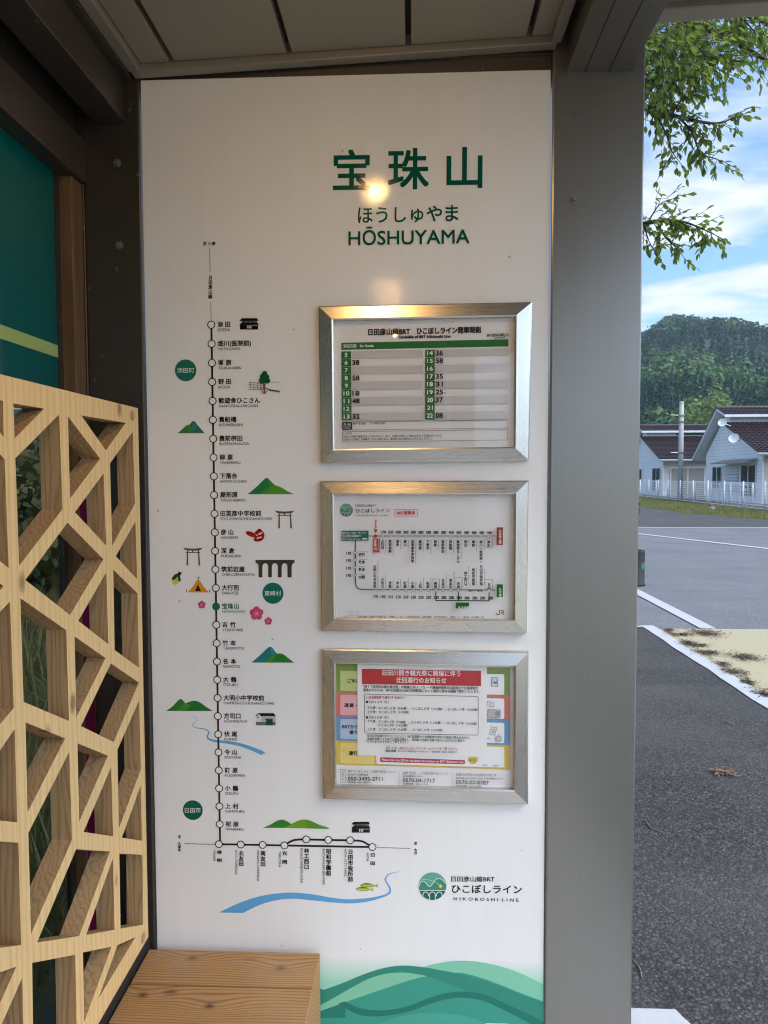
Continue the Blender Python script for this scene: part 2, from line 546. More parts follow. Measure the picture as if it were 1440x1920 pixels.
class Print:
    """flat print on the plane y = Y; every later layer lies a little in front of the earlier one"""
    def __init__(s, Y, paper=False, zt=None, step=0.00012):
        s.Y, s.paper, s.step = Y, paper, step
        s.T = zt or (lambda x, y: (x, y))
        s.v, s.f, s.mi, s.mats = [], [], [], []
        s.lay = 0
    def zoom(s, ox, oy, k):
        s.T = lambda x, y: (ox + x / k, oy + y / k)
        return s
    def p(s, x, y):
        h = hit(*s.T(x, y), 1, s.Y)
        return (h.x, h.z)
    def raw(s, pts, faces, col, lift=None):
        m = ink(col, s.paper)
        if m not in s.mats:
            s.mats.append(m)
        if lift is None:
            s.lay += 1
            lift = s.lay
        y = s.Y - 0.0004 - lift * s.step
        b = len(s.v)
        s.v += [(x, y, z) for x, z in pts]
        s.f += [tuple(i + b for i in q) for q in faces]
        s.mi += [s.mats.index(m)] * len(faces)
    def wpoly(s, pts, col):
        if len(pts) > 4:
            tri = tessellate_polygon([[Vector((a, b, 0)) for a, b in pts]])
        else:
            tri = [tuple(range(len(pts)))]
        s.raw(pts, tri, col)
    def poly(s, pts, col):
        s.wpoly([s.p(*q) for q in pts], col)
    def wcircle(s, c, r, col, n=40, ry=None):
        s.wpoly([(c[0] + r * math.cos(2 * math.pi * k / n), c[1] + (ry or r) * math.sin(2 * math.pi * k / n)) for k in range(n)], col)
    def circle(s, x, y, r, col, n=32, ry=None, rot=0):
        q = []
        for k in range(n):
            a = 2 * math.pi * k / n
            dx, dy = r * math.cos(a), (ry or r) * math.sin(a)
            q.append((x + dx * math.cos(rot) - dy * math.sin(rot), y + dx * math.sin(rot) + dy * math.cos(rot)))
        s.poly(q, col)
    def line(s, pts, wd, col, closed=False):
        """poly-line of width wd (number or list), mitred"""
        n = len(pts)
        L, Rr = [], []
        ws = wd if hasattr(wd, '__len__') else [wd] * n
        for i in range(n):
            a = Vector(pts[i - 1]) if (i > 0 or closed) else None
            b = Vector(pts[i])
            c = Vector(pts[(i + 1) % n]) if (i < n - 1 or closed) else None
            d1 = (b - a).normalized() if a is not None else None
            d2 = (c - b).normalized() if c is not None else None
            d1 = d1 if d1 is not None else d2
            d2 = d2 if d2 is not None else d1
            t = (d1 + d2).normalized() if (d1 + d2).length > 1e-6 else d1
            nn = Vector((-t.y, t.x))
            k = max(0.35, abs(nn.dot(Vector((-d1.y, d1.x)))))
            o = nn * (ws[i] / 2 / k)
            L.append((b + o)[:])
            Rr.append((b - o)[:])
        v = [s.p(*q) for q in L + Rr]
        fs = [(i, (i + 1) % n, n + (i + 1) % n, n + i) for i in range(n if closed else n - 1)]
        s.raw(v, fs, col)
    def wring(s, c, r0, r1, col, n=40):
        v = [(c[0] + r * math.cos(2 * math.pi * k / n), c[1] + r * math.sin(2 * math.pi * k / n)) for r in (r0, r1) for k in range(n)]
        s.raw(v, [(k, (k + 1) % n, n + (k + 1) % n, n + k) for k in range(n)], col)
    def _emit(s, st, o, u, v, su, sv, cx, cy, col, bold):
        g = glyph(st)
        offs = [(0, 0)] if not bold else [(-bold, -bold), (bold, bold), (bold, -bold), (-bold, bold)]
        base = s.lay
        for i, (bx, by) in enumerate(offs):
            pts = [tuple(o + u * ((x - cx) * su + bx) + v * ((y - cy) * sv + by)) for x, y in g[0]]
            s.raw(pts, g[1], col, base + 1 + i * 0.35)
        s.lay = base + 2
    def text(s, st, ax, ay, bx, by, h, col, bold=0.0, full=False):
        """width of the ink runs from A to B (mid height); h = height of a capital / of a kanji, in the same units"""
        g = glyph(st)
        A, B = Vector(s.p(ax, ay)), Vector(s.p(bx, by))
        u = (B - A).normalized()
        v = Vector((-u.y, u.x))
        if abs(bx - ax) > abs(by - ay):
            hh = abs(s.p((ax + bx) / 2, (ay + by) / 2 - h)[1] - s.p((ax + bx) / 2, (ay + by) / 2)[1])
        else:
            hh = abs(s.p((ax + bx) / 2 + h, (ay + by) / 2)[0] - s.p((ax + bx) / 2, (ay + by) / 2)[0])
        su = (B - A).length / max(1e-6, g[3] - g[2])
        jp = any(ord(ch) > 0x2fff for ch in st)
        if full:
            sv, cy = hh / (g[5] - g[4]), (g[4] + g[5]) / 2
        elif jp:
            sv, cy = hh / KH, KMID
        else:
            sv, cy = hh / CAPH, CAPH / 2
        s._emit(st, A, u, v, su, sv, g[2], cy, col, bold * hh)
    def wtext(s, st, x, z, em, col, bold=0.0, track=None, ang=0.0, latin=None):
        """natural proportions, left aligned at x, mid height z, em = character size in metres"""
        u = Vector((math.cos(ang), math.sin(ang)))
        v = Vector((-u.y, u.x))
        g = glyph(st)
        k = em / ADV if latin is None else latin / CAPH
        s._emit(st, Vector((x, z)), u, v, k * (track or 1), k, g[2], KMID if latin is None else CAPH / 2, col, bold * em)
    def vert(s, st, x, y0, y1, ch, col, bold=0.0):
        """characters stacked from y0 (top) to y1 (bottom), ch wide"""
        n = len(st)
        pitch = (y1 - y0) / n
        for i, c in enumerate(st):
            if c == ' ':
                continue
            cy = y0 + pitch * (i + 0.5)
            if c in '（）()':
                s.text({'（': '(', '(': '(', '）': ')', ')': ')'}[c], x, cy - pitch * .15, x, cy + pitch * .15, ch * .8, col, bold, full=True)
            elif ord(c) > 0x303f:
                g = glyph(c)
                full = glyph('国')
                A = Vector(s.p(x, cy))
                W = abs(s.p(x + ch / 2, cy)[0] - s.p(x - ch / 2, cy)[0]) / ADV * 0.98
                H = abs(s.p(x, cy - pitch / 2)[1] - s.p(x, cy + pitch / 2)[1]) / ADV * 0.98
                s._emit(c, A, Vector((1, 0)), Vector((0, 1)), W, H, (full[2] + full[3]) / 2, KMID, col, bold * W)
            else:
                s.text(c, x - ch * .3, cy, x + ch * .3, cy, pitch * .7, col, bold)
    def outline(s, pts, wd, col):
        s.line(pts, wd, col, closed=True)
    def build(s, name, parent):
        me = bpy.data.meshes.new(name)
        me.from_pydata(s.v, [], s.f)
        for m in s.mats:
            me.materials.append(m)
        me.polygons.foreach_set('material_index', s.mi)
        me.update()
        # every face looks towards -Y
        bm = bmesh.new()
        bm.from_mesh(me)
        bm.normal_update()
        for f in bm.faces:
            if f.normal.y > 0:
                f.normal_flip()
        bm.to_mesh(me)
        bm.free()
        o = bpy.data.objects.new(name, me)
        return link(o, parent)

# ---------------------------------------------------------------- large structure: the bus shelter
SL = 0.042                                    # slope of the ceiling towards the road
def zc(x):
    return 2.462 + SL * x
YF = -4.4                                     # far end of the shelter, behind the camera
shelter = thing('bus_shelter', 'bronze metal bus shelter with cream slatted ceiling and broad posts', 'bus shelter', (0, 0, 0))

rf = MB()
rf.box(-0.95, 1.15, YF - 0.12, 0.02, 2.462 + 0.045, 2.462 + 0.13, 0, SL)
roof = rf.build('roof', M['header'], shelter)
xs = [-0.61, -0.534, -0.272, -0.010, 0.252, 0.335]
pan = MB()
for a, b in zip(xs[:-1], xs[1:]):
    m = MB()
    m.box(a + 0.006, b - 0.006, YF, -0.036, 2.462, 2.486, 0, SL)
    m.build('ceiling_panel', M['ceiling'], roof, bevel=0.002)
for a in [0.49 + 0.262 * i for i in range(3)]:
    m = MB()
    m.box(a + 0.006, min(a + 0.256, 1.10), YF, -0.052, 2.504, 2.5055, 0, SL)
    m.build('ceiling_panel', M['ceiling'], roof, bevel=0.002)
m = MB()
m.box(-0.9, 0.484, YF, -0.03, 2.487, 2.506, 0, SL)
m.build('ceiling_backing', M['gap'], roof)
m = MB()
m.box(-0.628, 0.315, -0.034, -0.0065, 2.446, 2.492, 0, SL)        # trim above the sign board
m.box(-0.633, -0.606, YF, -0.0345, 2.446, 2.492, 0, SL)
m.box(0.300, 0.322, YF, -0.0345, 2.444, 2.492, 0, SL)
m.box(0.484, 1.15, -0.05, 0.0, 2.490, 2.58, 0, SL)                # end fascia over the road side
m.box(1.105, 1.15, YF, -0.0505, 2.470, 2.58, 0, SL)
m.build('ceiling_trim', M['trim'], roof, bevel=0.0025)

def shelter_end(y0, sgn):
    """post pair and header of one end; sgn = direction in which the end wall is thick"""
    def yy(a, b):
        q = sorted((y0 + sgn * a, y0 + sgn * b))
        return q
    m = MB()
    a, b = yy(-0.006, 0.16)
    m.box(0.3095, 0.512, a, b, 0.0, 2.60)
    post = m.build('post', M['post'], shelter, bevel=0.004)
    m = MB()
    m.box(-0.752, -0.6215, a, b, 0.0, 2.475)
    a2, b2 = yy(-0.0055, 0.022)
    m.box(-0.82, -0.7525, a2, b2, 0.0, 2.5)
    post2 = m.build('post', M['dark_metal'], shelter, bevel=0.003)
    m = MB()
    a, b = yy(0.004, 0.08)
    m.box(-0.6195, 0.3085, a, b, 2.4215, 2.56)
    a, b = yy(-0.004, 0.0035)
    m.box(-0.6195, 0.3085, a, b, 2.4520, 2.4560)
    m.build('header_plate', M['header'], shelter)
    return post, post2
post_r, post_l = shelter_end(0.0, 1)
shelter_end(YF, -1)
def bolt(px, py, parent):
    h = hit(px, py, 1, -0.006)
    m = MB()
    m.lathe([(0.0, -0.0025), (0.0085, -0.002), (0.009, 0.0)], (h.x, -0.0062, h.z), 20, axis='y')
    m.lathe([(0.0, -0.0075), (0.0055, -0.0075), (0.006, -0.0065), (0.006, -0.002)], (h.x, -0.0062, h.z), 6, axis='y')
    m.build('bolt', M['bolt'], parent)
for q in ((1079, 214), (1077, 374)):
    bolt(*q, post_r)
for q in ((220, 306), (224, 460)):
    bolt(*q, post_l)

m = MB()
m.box(0.339, 0.481, YF, -0.0065, 2.411, 2.58)
m.box(0.3785, 0.3805, YF, -0.0067, 2.4095, 2.4108, 1)
m.box(0.4305, 0.4325, YF, -0.0067, 2.4095, 2.4108, 1)
m.build('front_beam', [M['beam'], M['gap']], shelter, bevel=0.003)
m = MB()
m.box(-0.726, -0.653, YF, -0.0065, 2.324, 2.416)
m.build('back_beam', M['dark_metal'], shelter, bevel=0.003)
m = MB()
m.box(-0.71, -0.634, YF, -0.0065, 2.4165, 2.475)
m.build('beam_cover', M['dark_metal'], shelter, bevel=0.002)
M['plum'] = plain('plum_film', (0.17, 0.006, 0.05), 0.15)
m = MB()
m.box(-0.83, -0.745, YF, -0.0065, 2.19, 2.284)
m.build('back_rail', M['dark_metal'], shelter, bevel=0.003)
m = MB()
m.box(-0.83, -0.765, YF, -0.0065, 2.2905, 2.56)
m.build('back_panel', M['dark_metal'], shelter)
m = MB()
m.box(-0.715, -0.632, YF, -0.0065, 0.31, 0.428)
m.build('sill_rail', M['black'], shelter, bevel=0.003)
m = MB()
m.box(-0.83, -0.71, YF, -0.007, 0.0, 0.309)
m.build('kick_plate', M['dark_metal'], shelter)
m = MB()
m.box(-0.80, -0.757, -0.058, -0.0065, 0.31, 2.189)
m.build('reflection_strip', M['reflection_brown'], shelter, bevel=0.002)  # strip added to stand in for a brown reflection in the metal
m = MB()
m.box(-0.7565, -0.7558, -0.0565, -0.008, 0.43, 1.62)
m.build('plum_strip', M['plum'], shelter)
m = MB()
m.box(-0.800, -0.785, -0.0735, -0.0585, 0.31, 2.189)
m.box(-0.790, -0.7845, -0.0775, -0.0738, 0.31, 2.189)
m.build('jamb', M['dark_metal'], shelter)
for y in (-1.45, -2.8, -4.15):
    m = MB()
    m.box(-0.812, -0.768, y, y + 0.064, 0.31, 2.189)
    m.build('mullion', M['dark_metal'], shelter, bevel=0.002)
t = NT('teal_film')
v = t.coord((1, 1, 1))
col = t.mix(t.noise(v, 1.6, 3), (0.0, 0.115, 0.113), (0.0, 0.165, 0.155))
mx = t.n('ShaderNodeMixShader')
mx.inputs[0].default_value = 0.35
trn = t.n('ShaderNodeBsdfTranslucent')
t.set(trn.inputs[0], (0.0, 0.22, 0.20))
t.t.links.new(t.pbr(col, 0.06), mx.inputs[1])
t.t.links.new(trn.outputs[0], mx.inputs[2])
M['teal'] = t.done(mx.outputs[0])
M['lime'] = plain('lime_film_stripe', (0.36, 0.50, 0.17), 0.15)
ends = [-0.112, -1.386, -1.45, -2.736, -2.8, -4.086]
for a, b in ((-1.386, -0.078), (-2.736, -1.45), (-4.086, -2.8)):
    m = MB()
    m.box(-0.794, -0.788, a, b, 1.665, 2.189)
    tp = m.build('tinted_panel', M['teal'], shelter)
    m = MB()
    m.box(-0.7875, -0.787, a, b, 1.785, 1.812)
    m.build('stripe', M['lime'], tp)
    m = MB()
    m.box(-0.793, -0.789, a, b, 0.31, 1.664)
    m.build('glass_pane', M['window_glass'], shelter)

# far end wall behind the camera (seen mirrored in the poster glass)
m = MB()
m.box(-0.6175, 0.3055, YF - 0.02, YF, 0.06, 2.42)
m.build('end_wall_panel', M['board'], shelter)

# ---------------------------------------------------------------- ceiling lamps (lit)
def emit(name, c, s):
    t = NT(name)
    e = t.n('ShaderNodeEmission')
    e.inputs[0].default_value = (*c, 1)
    e.inputs[1].default_value = s
    return t.done(e.outputs[0])
M['lamp'] = emit('warm_lamp_lens', (1.0, 0.57, 0.20), 1250.0)
M['reflector'] = emit('warm_lamp_reflector', (1.0, 0.62, 0.22), 9.0)
M['lamp_ring'] = plain('white_lamp_ring', (0.7, 0.68, 0.62), 0.4)
for y, lab in ((-0.745, 'round recessed ceiling lamp nearest the station board'), (-2.03, 'round recessed ceiling lamp in the middle of the ceiling row'), (-3.2, 'round recessed ceiling lamp farthest from the station board')):
    x = -0.122
    L = thing('ceiling_lamp', lab, 'ceiling lamp', (x, y, zc(x)), 'lamps in a row along the shelter ceiling')
    m = MB()
    m.lathe([(0.021, -0.003), (0.040, -0.004), (0.046, 0.002)], (x, y, zc(x)), 32)
    m.build('lamp_ring', M['lamp_ring'], L, smooth=True)
    m = MB()
    m.lathe([(0.0, -0.0085), (0.007, -0.0075), (0.011, -0.004)], (x, y, zc(x)), 32)
    m.build('lens', M['lamp'], L)
    m = MB()
    m.lathe([(0.0112, -0.0036), (0.0208, -0.003)], (x, y, zc(x)), 32)
    m.build('reflector', M['reflector'], L)

# ---------------------------------------------------------------- the station sign board
board = thing('station_board', 'tall white glossy station board with green title, route map and green waves', 'station board', (-0.155, 0, 0.06))
m = MB()
m.box(-0.6185, 0.3065, 0.0, 0.003, 0.06, 2.421)
m.build('panel', M['board'], board, bevel=0.0008)
TG = (0, 84, 66)
K = (22, 20, 20)
# title
P = Print(0.0).zoom(600, 260, 4.3636)
for c, x0, y0, x1, y1 in (('宝', 107, 92, 412, 420), ('珠', 558, 81, 890, 418), ('山', 1037, 73, 1328, 407)):
    P.text(c, x0 + 4, (y0 + y1) / 2, x1 - 4, (y0 + y1) / 2 - 4, y1 - y0 - 8, TG, 0.017, full=True)
P.build('title_lettering', board)
P = Print(0.0).zoom(600, 260, 4.3636)
for c, x0, y0, x1, y1 in (('ほ', 312, 565, 430, 690), ('う', 460, 563, 552, 688), ('し', 612, 563, 703, 685), ('ゅ', 745, 576, 845, 686), ('や', 873, 552, 997, 680), ('ま', 1027, 547, 1130, 676)):
    P.text(c, x0, (y0 + y1) / 2, x1, (y0 + y1) / 2 - 1, y1 - y0, TG, 0.012, full=True)
P.text('HŌSHUYAMA', 235, 818, 1222, 802, 110, TG, 0.014)
P.build('reading_lettering', board)

# route map: vertical line with its stops
def zst(i):
    return 1.8696 - i * 0.043565
def xst(i):
    return -0.4640 + 0.0001 * i
LINEC = (45, 40, 38)
WHITE = (228, 227, 224)
P = Print(0.0)
P.raw([(xst(0) - .0023, zst(0)), (xst(0) + .0023, zst(0)), (xst(27) + .0023, 0.6448), (xst(27) - .0023, 0.6448)], [(0, 1, 2, 3)], LINEC)
P.zoom(320, 1520, 3)
P.line([(272, 188), (395, 190), (640, 195), (1135, 204)], 11, LINEC)
P.line([(640, 195), (668, 176), (695, 164), (730, 161), (763, 161), (887, 164), (1010, 166), (1060, 168), (1085, 174), (1135, 204)], 11, LINEC)
P.build('route_line', board)
def dots(zm, seq, r):
    P = Print(0.0).zoom(*zm)
    for x, y in seq:
        P.circle(x, y, r, K, 12)
    P.build('dotted_line', board)
ZA_, ZB_ = (300, 430, 4.5), (320, 1520, 3)
dots(ZA_, [(420 + 0.5 * k, 172 + 20.4 * k) for k in range(10)], 4.6)
dots(ZA_, [(429 + 0.6 * k, 620 + 22 * k) for k in range(7)], 4.6)
dots(ZB_, [(82 + 7.8 * k, 184 + 0.15 * k) for k in range(22)], 2.6)
dots(ZB_, [(1163 + 8.7 * k, 205.5 + 0.2 * k) for k in range(22)], 2.6)
P = Print(0.0).zoom(*ZA_)
P.text('至 小倉', 365, 122, 470, 120, 29, K, 0.03)
P.build('direction_lettering', board)
P = Print(0.0).zoom(*ZA_)
P.vert('日田彦山線', 426, 388, 590, 36, K, 0.025)
P.build('direction_lettering', board)
P = Print(0.0).zoom(*ZB_)
P.vert('至 久留米', 50, 138, 229, 18, K, 0.03)
P.build('direction_lettering', board)
P = Print(0.0).zoom(*ZB_)
P.vert('至 大分', 1378, 174, 246, 18, K, 0.03)
P.build('direction_lettering', board)

STOPS = [('添 田', 'SOEDA'), ('畑川（医院前）', 'HATAGAWA'), ('塚 原', 'TSUKAHARA'), ('野 田', 'NODA'), ('歓遊舎ひこさん', 'KANYŪSHA-HIKOSAN'), ('貴船橋', 'KIFUNEBASHI'),
         ('豊前桝田', 'BUZEN-MASUDA'), ('柳 原', 'YANABARU'), ('下落合', 'SHIMO-OCHIAI'), ('屋形原', 'YAKATABARU'), ('旧英彦中学校前', 'KYŪ-EHIKOCHŪGAKKŌ-MAE'), ('彦 山', 'HIKOSAN'),
         ('深 倉', 'FUKAKURA'), ('筑前岩屋', 'CHIKUZEN-IWAYA'), ('大行司', 'DAIGYŌJI'), ('宝珠山', 'HŌSHUYAMA'), ('吉 竹', 'YOSHITAKE'), ('竹 本', 'TAKEMOTO'), ('名 本', 'NAMOTO'),
         ('大 鶴', 'ŌTSURU'), ('大明小中学校前', 'DAIMEISHŌCHŪGAKKŌ-MAE'), ('方司口', 'HŌSHIGUCHI'), ('伏 尾', 'FUSHIO'), ('今 山', 'IMAYAMA'), ('釘 原', 'KUGIWARA'), ('小 鶴', 'OZURU'),
         ('上 村', 'KAMIMURA'), ('祝 原', 'IWAIBARU')]
for i, (jp, la) in enumerate(STOPS):
    x, z = xst(i), zst(i)
    here = i == 15
    P = Print(-0.0006)
    P.wcircle((x, z), 0.0093, (18, 105, 88) if here else K)
    if not here:
        P.wcircle((x, z), 0.0072, WHITE)
    mk = P.build('stop_marker', board)
    P = Print(-0.0001)
    parts = jp.replace('（', '(').replace('）', ')')
    c = (18, 105, 88) if here else K
    x0 = x + 0.0142
    if ' ' in jp:
        a, b = jp.split(' ')
        P.wtext(a, x0, z + .0005, 0.0137, c, 0.022)
        P.wtext(b, x0 + 0.0183, z + .0005, 0.0137, c, 0.022)
    else:
        P.wtext(parts, x0, z + .0005, 0.0139, c, 0.022)
    P.wtext(la, x0 + 0.0003, z - 0.0118, 0.01, c, 0.0, None, 0.0, 0.0063)
    P.build('stop_lettering', mk)
LOW = [('夜 明', 'YOAKE', 272, 188, 222, 290, 220, 282), ('北友田', 'KITA-TOMODA', 395, 190, 224, 312, 222, 358), ('南友田', 'MINAMI-TOMODA', 518, 192, 225, 314, 222, 396),
       ('光 岡', 'TERUOKA', 640, 195, 227, 300, 226, 318), ('林工西口', 'RINKŌ-NISHIGUCHI', 763, 161, 210, 330, 210, 402), ('昭和学園前', 'SHŌWAGAKUEN-MAE', 887, 164, 213, 366, 211, 415),
       ('日田市役所前', 'HITA CITY HALL', 1010, 166, 216, 399, 214, 370), ('日 田', 'HITA', 1135, 204, 237, 307, 237, 284)]
for jp, la, x, y, a, b, la0, la1 in LOW:
    P = Print(-0.0006).zoom(320, 1520, 3)
    h = P.p(x, y)
    P.wcircle(h, 0.0093, K)
    P.wcircle(h, 0.0072, WHITE)
    mk = P.build('stop_marker', board)
    P = Print(-0.0001).zoom(320, 1520, 3)
    P.vert(jp, x + 2, a, b, 31, K, 0.025)
    P.text(la, x - 26, la0, x - 25, la1, 13.5, K)
    P.build('stop_lettering', mk)

# town badges
for z3, x, y, r, s, col, tx in (((300, 430, 4.5), 217, 1190, 92, '添田町', (35, 112, 92), 72), ((300, 820, 4.5), 953, 1315, 91, '東峰村', (24, 108, 90), 70), ((300, 1200, 4.5), 277, 1435, 88, '日田市', (10, 92, 78), 67)):
    P = Print(0.0).zoom(*z3)
    h = P.p(x, y)
    P.wcircle(h, r / 4.5 * 0.001225, col, 64)
    P.text(s, x - tx, y + 2, x + tx, y + 1, 41, (235, 236, 230))
    P.build('town_badge', board)

# pictures
def hill(zm, layers, name='mountain_picture'):
    P = Print(0.0).zoom(*zm)
    for pts, col in layers:
        P.poly(pts, col)
    P.build(name, board)
def curve(pts, n=8):
    out_ = []
    for i in range(len(pts) - 1):
        p0, p1, p2, p3 = pts[max(i - 1, 0)], pts[i], pts[i + 1], pts[min(i + 2, len(pts) - 1)]
        for k in range(n):
            t = k / n
            out_.append(tuple(0.5 * (2 * p1[j] + (p2[j] - p0[j]) * t + (2 * p0[j] - 5 * p1[j] + 4 * p2[j] - p3[j]) * t * t + (3 * p1[j] - p0[j] - 3 * p2[j] + p3[j]) * t ** 3) for j in (0, 1)))
    out_.append(pts[-1])
    return out_
Z1, Z2, Z3, Z4 = (300, 430, 4.5), (300, 820, 4.5), (300, 1200, 4.5), (320, 1520, 3)
hill(Z1, [(curve([(188, 1720), (240, 1660), (268, 1626), (285, 1617), (302, 1630), (335, 1672), (378, 1720)]), (32, 110, 92)), ([(285, 1617), (302, 1630), (318, 1652), (290, 1700), (265, 1680)], (46, 124, 118)),
          (curve([(150, 1720), (190, 1685), (222, 1656), (235, 1651), (250, 1660), (285, 1720)]), (40, 120, 60)), ([(232, 1651), (250, 1660), (282, 1719), (235, 1719)], (52, 132, 52))])
hill(Z2, [(curve([(738, 480), (800, 430), (860, 372), (890, 346), (903, 342), (918, 350), (950, 385), (1000, 432), (1060, 480)]), (38, 120, 62)), ([(903, 342), (918, 350), (950, 385), (985, 415), (925, 430)], (52, 138, 56)),
          (curve([(832, 480), (885, 440), (940, 414), (982, 408), (1030, 426), (1080, 456), (1132, 480)]), (84, 148, 44)), (curve([(832, 480), (885, 440), (940, 414), (900, 480)]), (62, 140, 52))])
hill(Z3, [(curve([(772, 190), (830, 140), (890, 84), (918, 60), (932, 57), (948, 66), (985, 112), (1060, 190)]), (40, 122, 120)), ([(932, 57), (948, 66), (985, 112), (1005, 140), (945, 150)], (56, 138, 138)),
          (curve([(872, 190), (930, 145), (985, 118), (1018, 113), (1050, 126), (1090, 158), (1132, 190)]), (44, 122, 44)), (curve([(872, 190), (930, 145), (985, 118), (940, 190)]), (70, 140, 44))])
hill(Z3, [(curve([(52, 598), (105, 560), (145, 518), (172, 497), (195, 510), (222, 545), (260, 598)]), (38, 118, 54)),
          (curve([(130, 598), (195, 548), (250, 520), (295, 512), (340, 528), (395, 566), (446, 598)]), (34, 112, 46)), (curve([(130, 598), (195, 548), (215, 540), (258, 548), (215, 598)]), (66, 142, 50))])
hill(Z3, [(curve([(868, 1583), (930, 1558), (985, 1526), (1030, 1515), (1070, 1528), (1115, 1556), (1160, 1585)]), (52, 130, 48)),
          (curve([(1050, 1584), (1110, 1552), (1165, 1524), (1215, 1514), (1270, 1524), (1345, 1558), (1426, 1590)]), (108, 158, 42)), (curve([(1220, 1515), (1270, 1524), (1345, 1558), (1426, 1590), (1240, 1588)]), (88, 146, 42))])
def house_pic(zm, T):
    P = Print(0.0).zoom(*zm)
    def q(pts, c):
        P.poly([T(*a) for a in pts], c)
    q([(668, 773), (692, 750), (818, 750), (831, 772)], K)
    q([(690, 774), (820, 773), (820, 788), (690, 788)], (96, 92, 88))
    q([(668, 806), (690, 788), (822, 788), (836, 806)], K)
    q([(675, 807), (828, 807), (828, 846), (675, 846)], K)
    q([(736, 812), (772, 812), (772, 836), (736, 836)], (205, 203, 198))
    q([(748, 814), (756, 814), (756, 846), (748, 846)], (40, 38, 38))
    for a in (700, 735, 770):
        q([(a, 777), (a + 20, 777), (a + 20, 784), (a, 784)], (30, 28, 28))
    q([(776, 812), (822, 812), (822, 816), (776, 816)], (190, 188, 184))
    P.build('townhouse_picture', board)
house_pic(Z1, lambda x, y: (x, y))
house_pic(Z4, lambda x, y: (1015 + (x - 668) * 0.655, 62 + (y - 750) * 0.63))
# potted tree with trellis
P = Print(0.0).zoom(*Z1)
for y0, y1 in ((1290, 1302), (1310, 1318), (1331, 1334), (1350, 1352)):
    P.line([(742, y0), (868, y1)], 3.2, (60, 50, 45))
for x in (765, 795, 826, 852):
    P.line([(x, 1290), (x - 2, 1352)], 3.2, (60, 50, 45))
P.line([(925, 1288), (1012, 1291)], 3, (90, 84, 78))
P.poly([(866, 1270), (893, 1270), (890, 1386), (876, 1386)], (128, 92, 66))
P.line([(848, 1342), (914, 1342), (893, 1384), (872, 1384)], 5, (112, 66, 40), True)
for k in range(4):
    P.poly([(918 + 24 * k, 1348 + 4 * k), (936 + 24 * k, 1350 + 4 * k), (944 + 24 * k, 1366 + 3 * k), (926 + 24 * k, 1364 + 3 * k)], (44, 36, 32))
for x, y, r in ((885, 1218, 22), (866, 1243, 22), (903, 1246, 22), (860, 1278, 24), (886, 1270, 26), (908, 1278, 24), (884, 1240, 20)):
    P.circle(x, y, r, (24, 84, 58))
P.build('tree_picture', board)
# shrine gates
for zm, ox, oy in ((Z2, 0, 0), (Z2, -774, 313)):
    P = Print(0.0).zoom(*zm)
    g = (92, 86, 78)
    P.poly([(970 + ox, 618 + oy), (1010 + ox, 624 + oy), (1052 + ox, 626 + oy), (1095 + ox, 624 + oy), (1133 + ox, 618 + oy), (1122 + ox, 634 + oy), (1095 + ox, 642 + oy), (1010 + ox, 642 + oy), (981 + ox, 634 + oy)], g)
    P.poly([(990 + ox, 655 + oy), (1113 + ox, 655 + oy), (1113 + ox, 662 + oy), (990 + ox, 662 + oy)], g)
    for a, b in ((1003, 998), (1095, 1100)):
        P.poly([(a + ox, 640 + oy), (a + 9 + ox, 640 + oy), (b + 15 + ox, 768 + oy), (b + ox, 768 + oy)], g)
    P.poly([(1047 + ox, 640 + oy), (1057 + ox, 640 + oy), (1056 + ox, 656 + oy), (1048 + ox, 656 + oy)], (50, 46, 42))
    P.build('shrine_gate_picture', board)
# long-nosed red mask
P = Print(0.0).zoom(*Z2)
rd = (160, 26, 26)
P.circle(838, 828, 44, rd, 32, 50)
P.circle(770, 818, 50, rd, 28, 20, R_(22))
P.circle(820, 862, 30, rd, 24, 18)
P.circle(842, 779, 15, (40, 26, 26), 18, 7)
P.circle(846, 812, 22, (216, 208, 200), 20, 7, R_(-25))
P.circle(838, 846, 24, (216, 208, 200), 20, 6, R_(-15))
P.circle(815, 826, 10, (216, 208, 200), 16, 4, R_(40))
P.circle(842, 827, 5, K, 12)
P.build('mask_picture', board)
# viaduct
P = Print(0.0).zoom(*Z2)
g = (66, 60, 50)
P.poly([(806, 1034), (1136, 1034), (1136, 1058), (806, 1058)], g)
piers = [(832, 865), (913, 945), (995, 1028), (1076, 1112)]
for a, b in piers:
    P.poly([(a, 1058), (b, 1058), (b - 1, 1181), (a + 1, 1181)], g)
for (a, b), (c, d) in zip(piers[:-1], piers[1:]):
    x0, x1 = b, c
    r = (x1 - x0) / 2
    xm = (x0 + x1) / 2
    for sg in (-1, 1):
        arc = [(xm + sg * r * math.cos(t), 1092 - 31 * math.sin(t)) for t in [k * math.pi / 2 / 8 for k in range(9)]]
        P.poly(arc + [(xm, 1057), (xm + sg * r, 1057)], g)
for x0, sg in ((832, -1), (1112, 1)):
    arc = [(x0 + sg * (24 - 24 * math.cos(t)), 1090 - 31 * math.sin(t)) for t in [k * math.pi / 2 / 6 for k in range(7)]]
    P.poly(arc + [(x0, 1057)], g)
P.build('viaduct_picture', board)
# firefly
P = Print(0.0).zoom(*Z2)
P.circle(130, 1215, 28, (205, 208, 84), 24)
P.circle(132, 1200, 18, (186, 200, 40), 20)
P.circle(128, 1176, 36, (24, 62, 50), 20, 15, R_(-45))
P.circle(162, 1186, 34, (30, 72, 56), 20, 12, R_(78))
P.circle(166, 1150, 15, (20, 48, 40), 16)
P.line([(166, 1150), (158, 1118)], 3, K)
P.line([(166, 1150), (195, 1134)], 3, K)
P.build('firefly_picture', board)
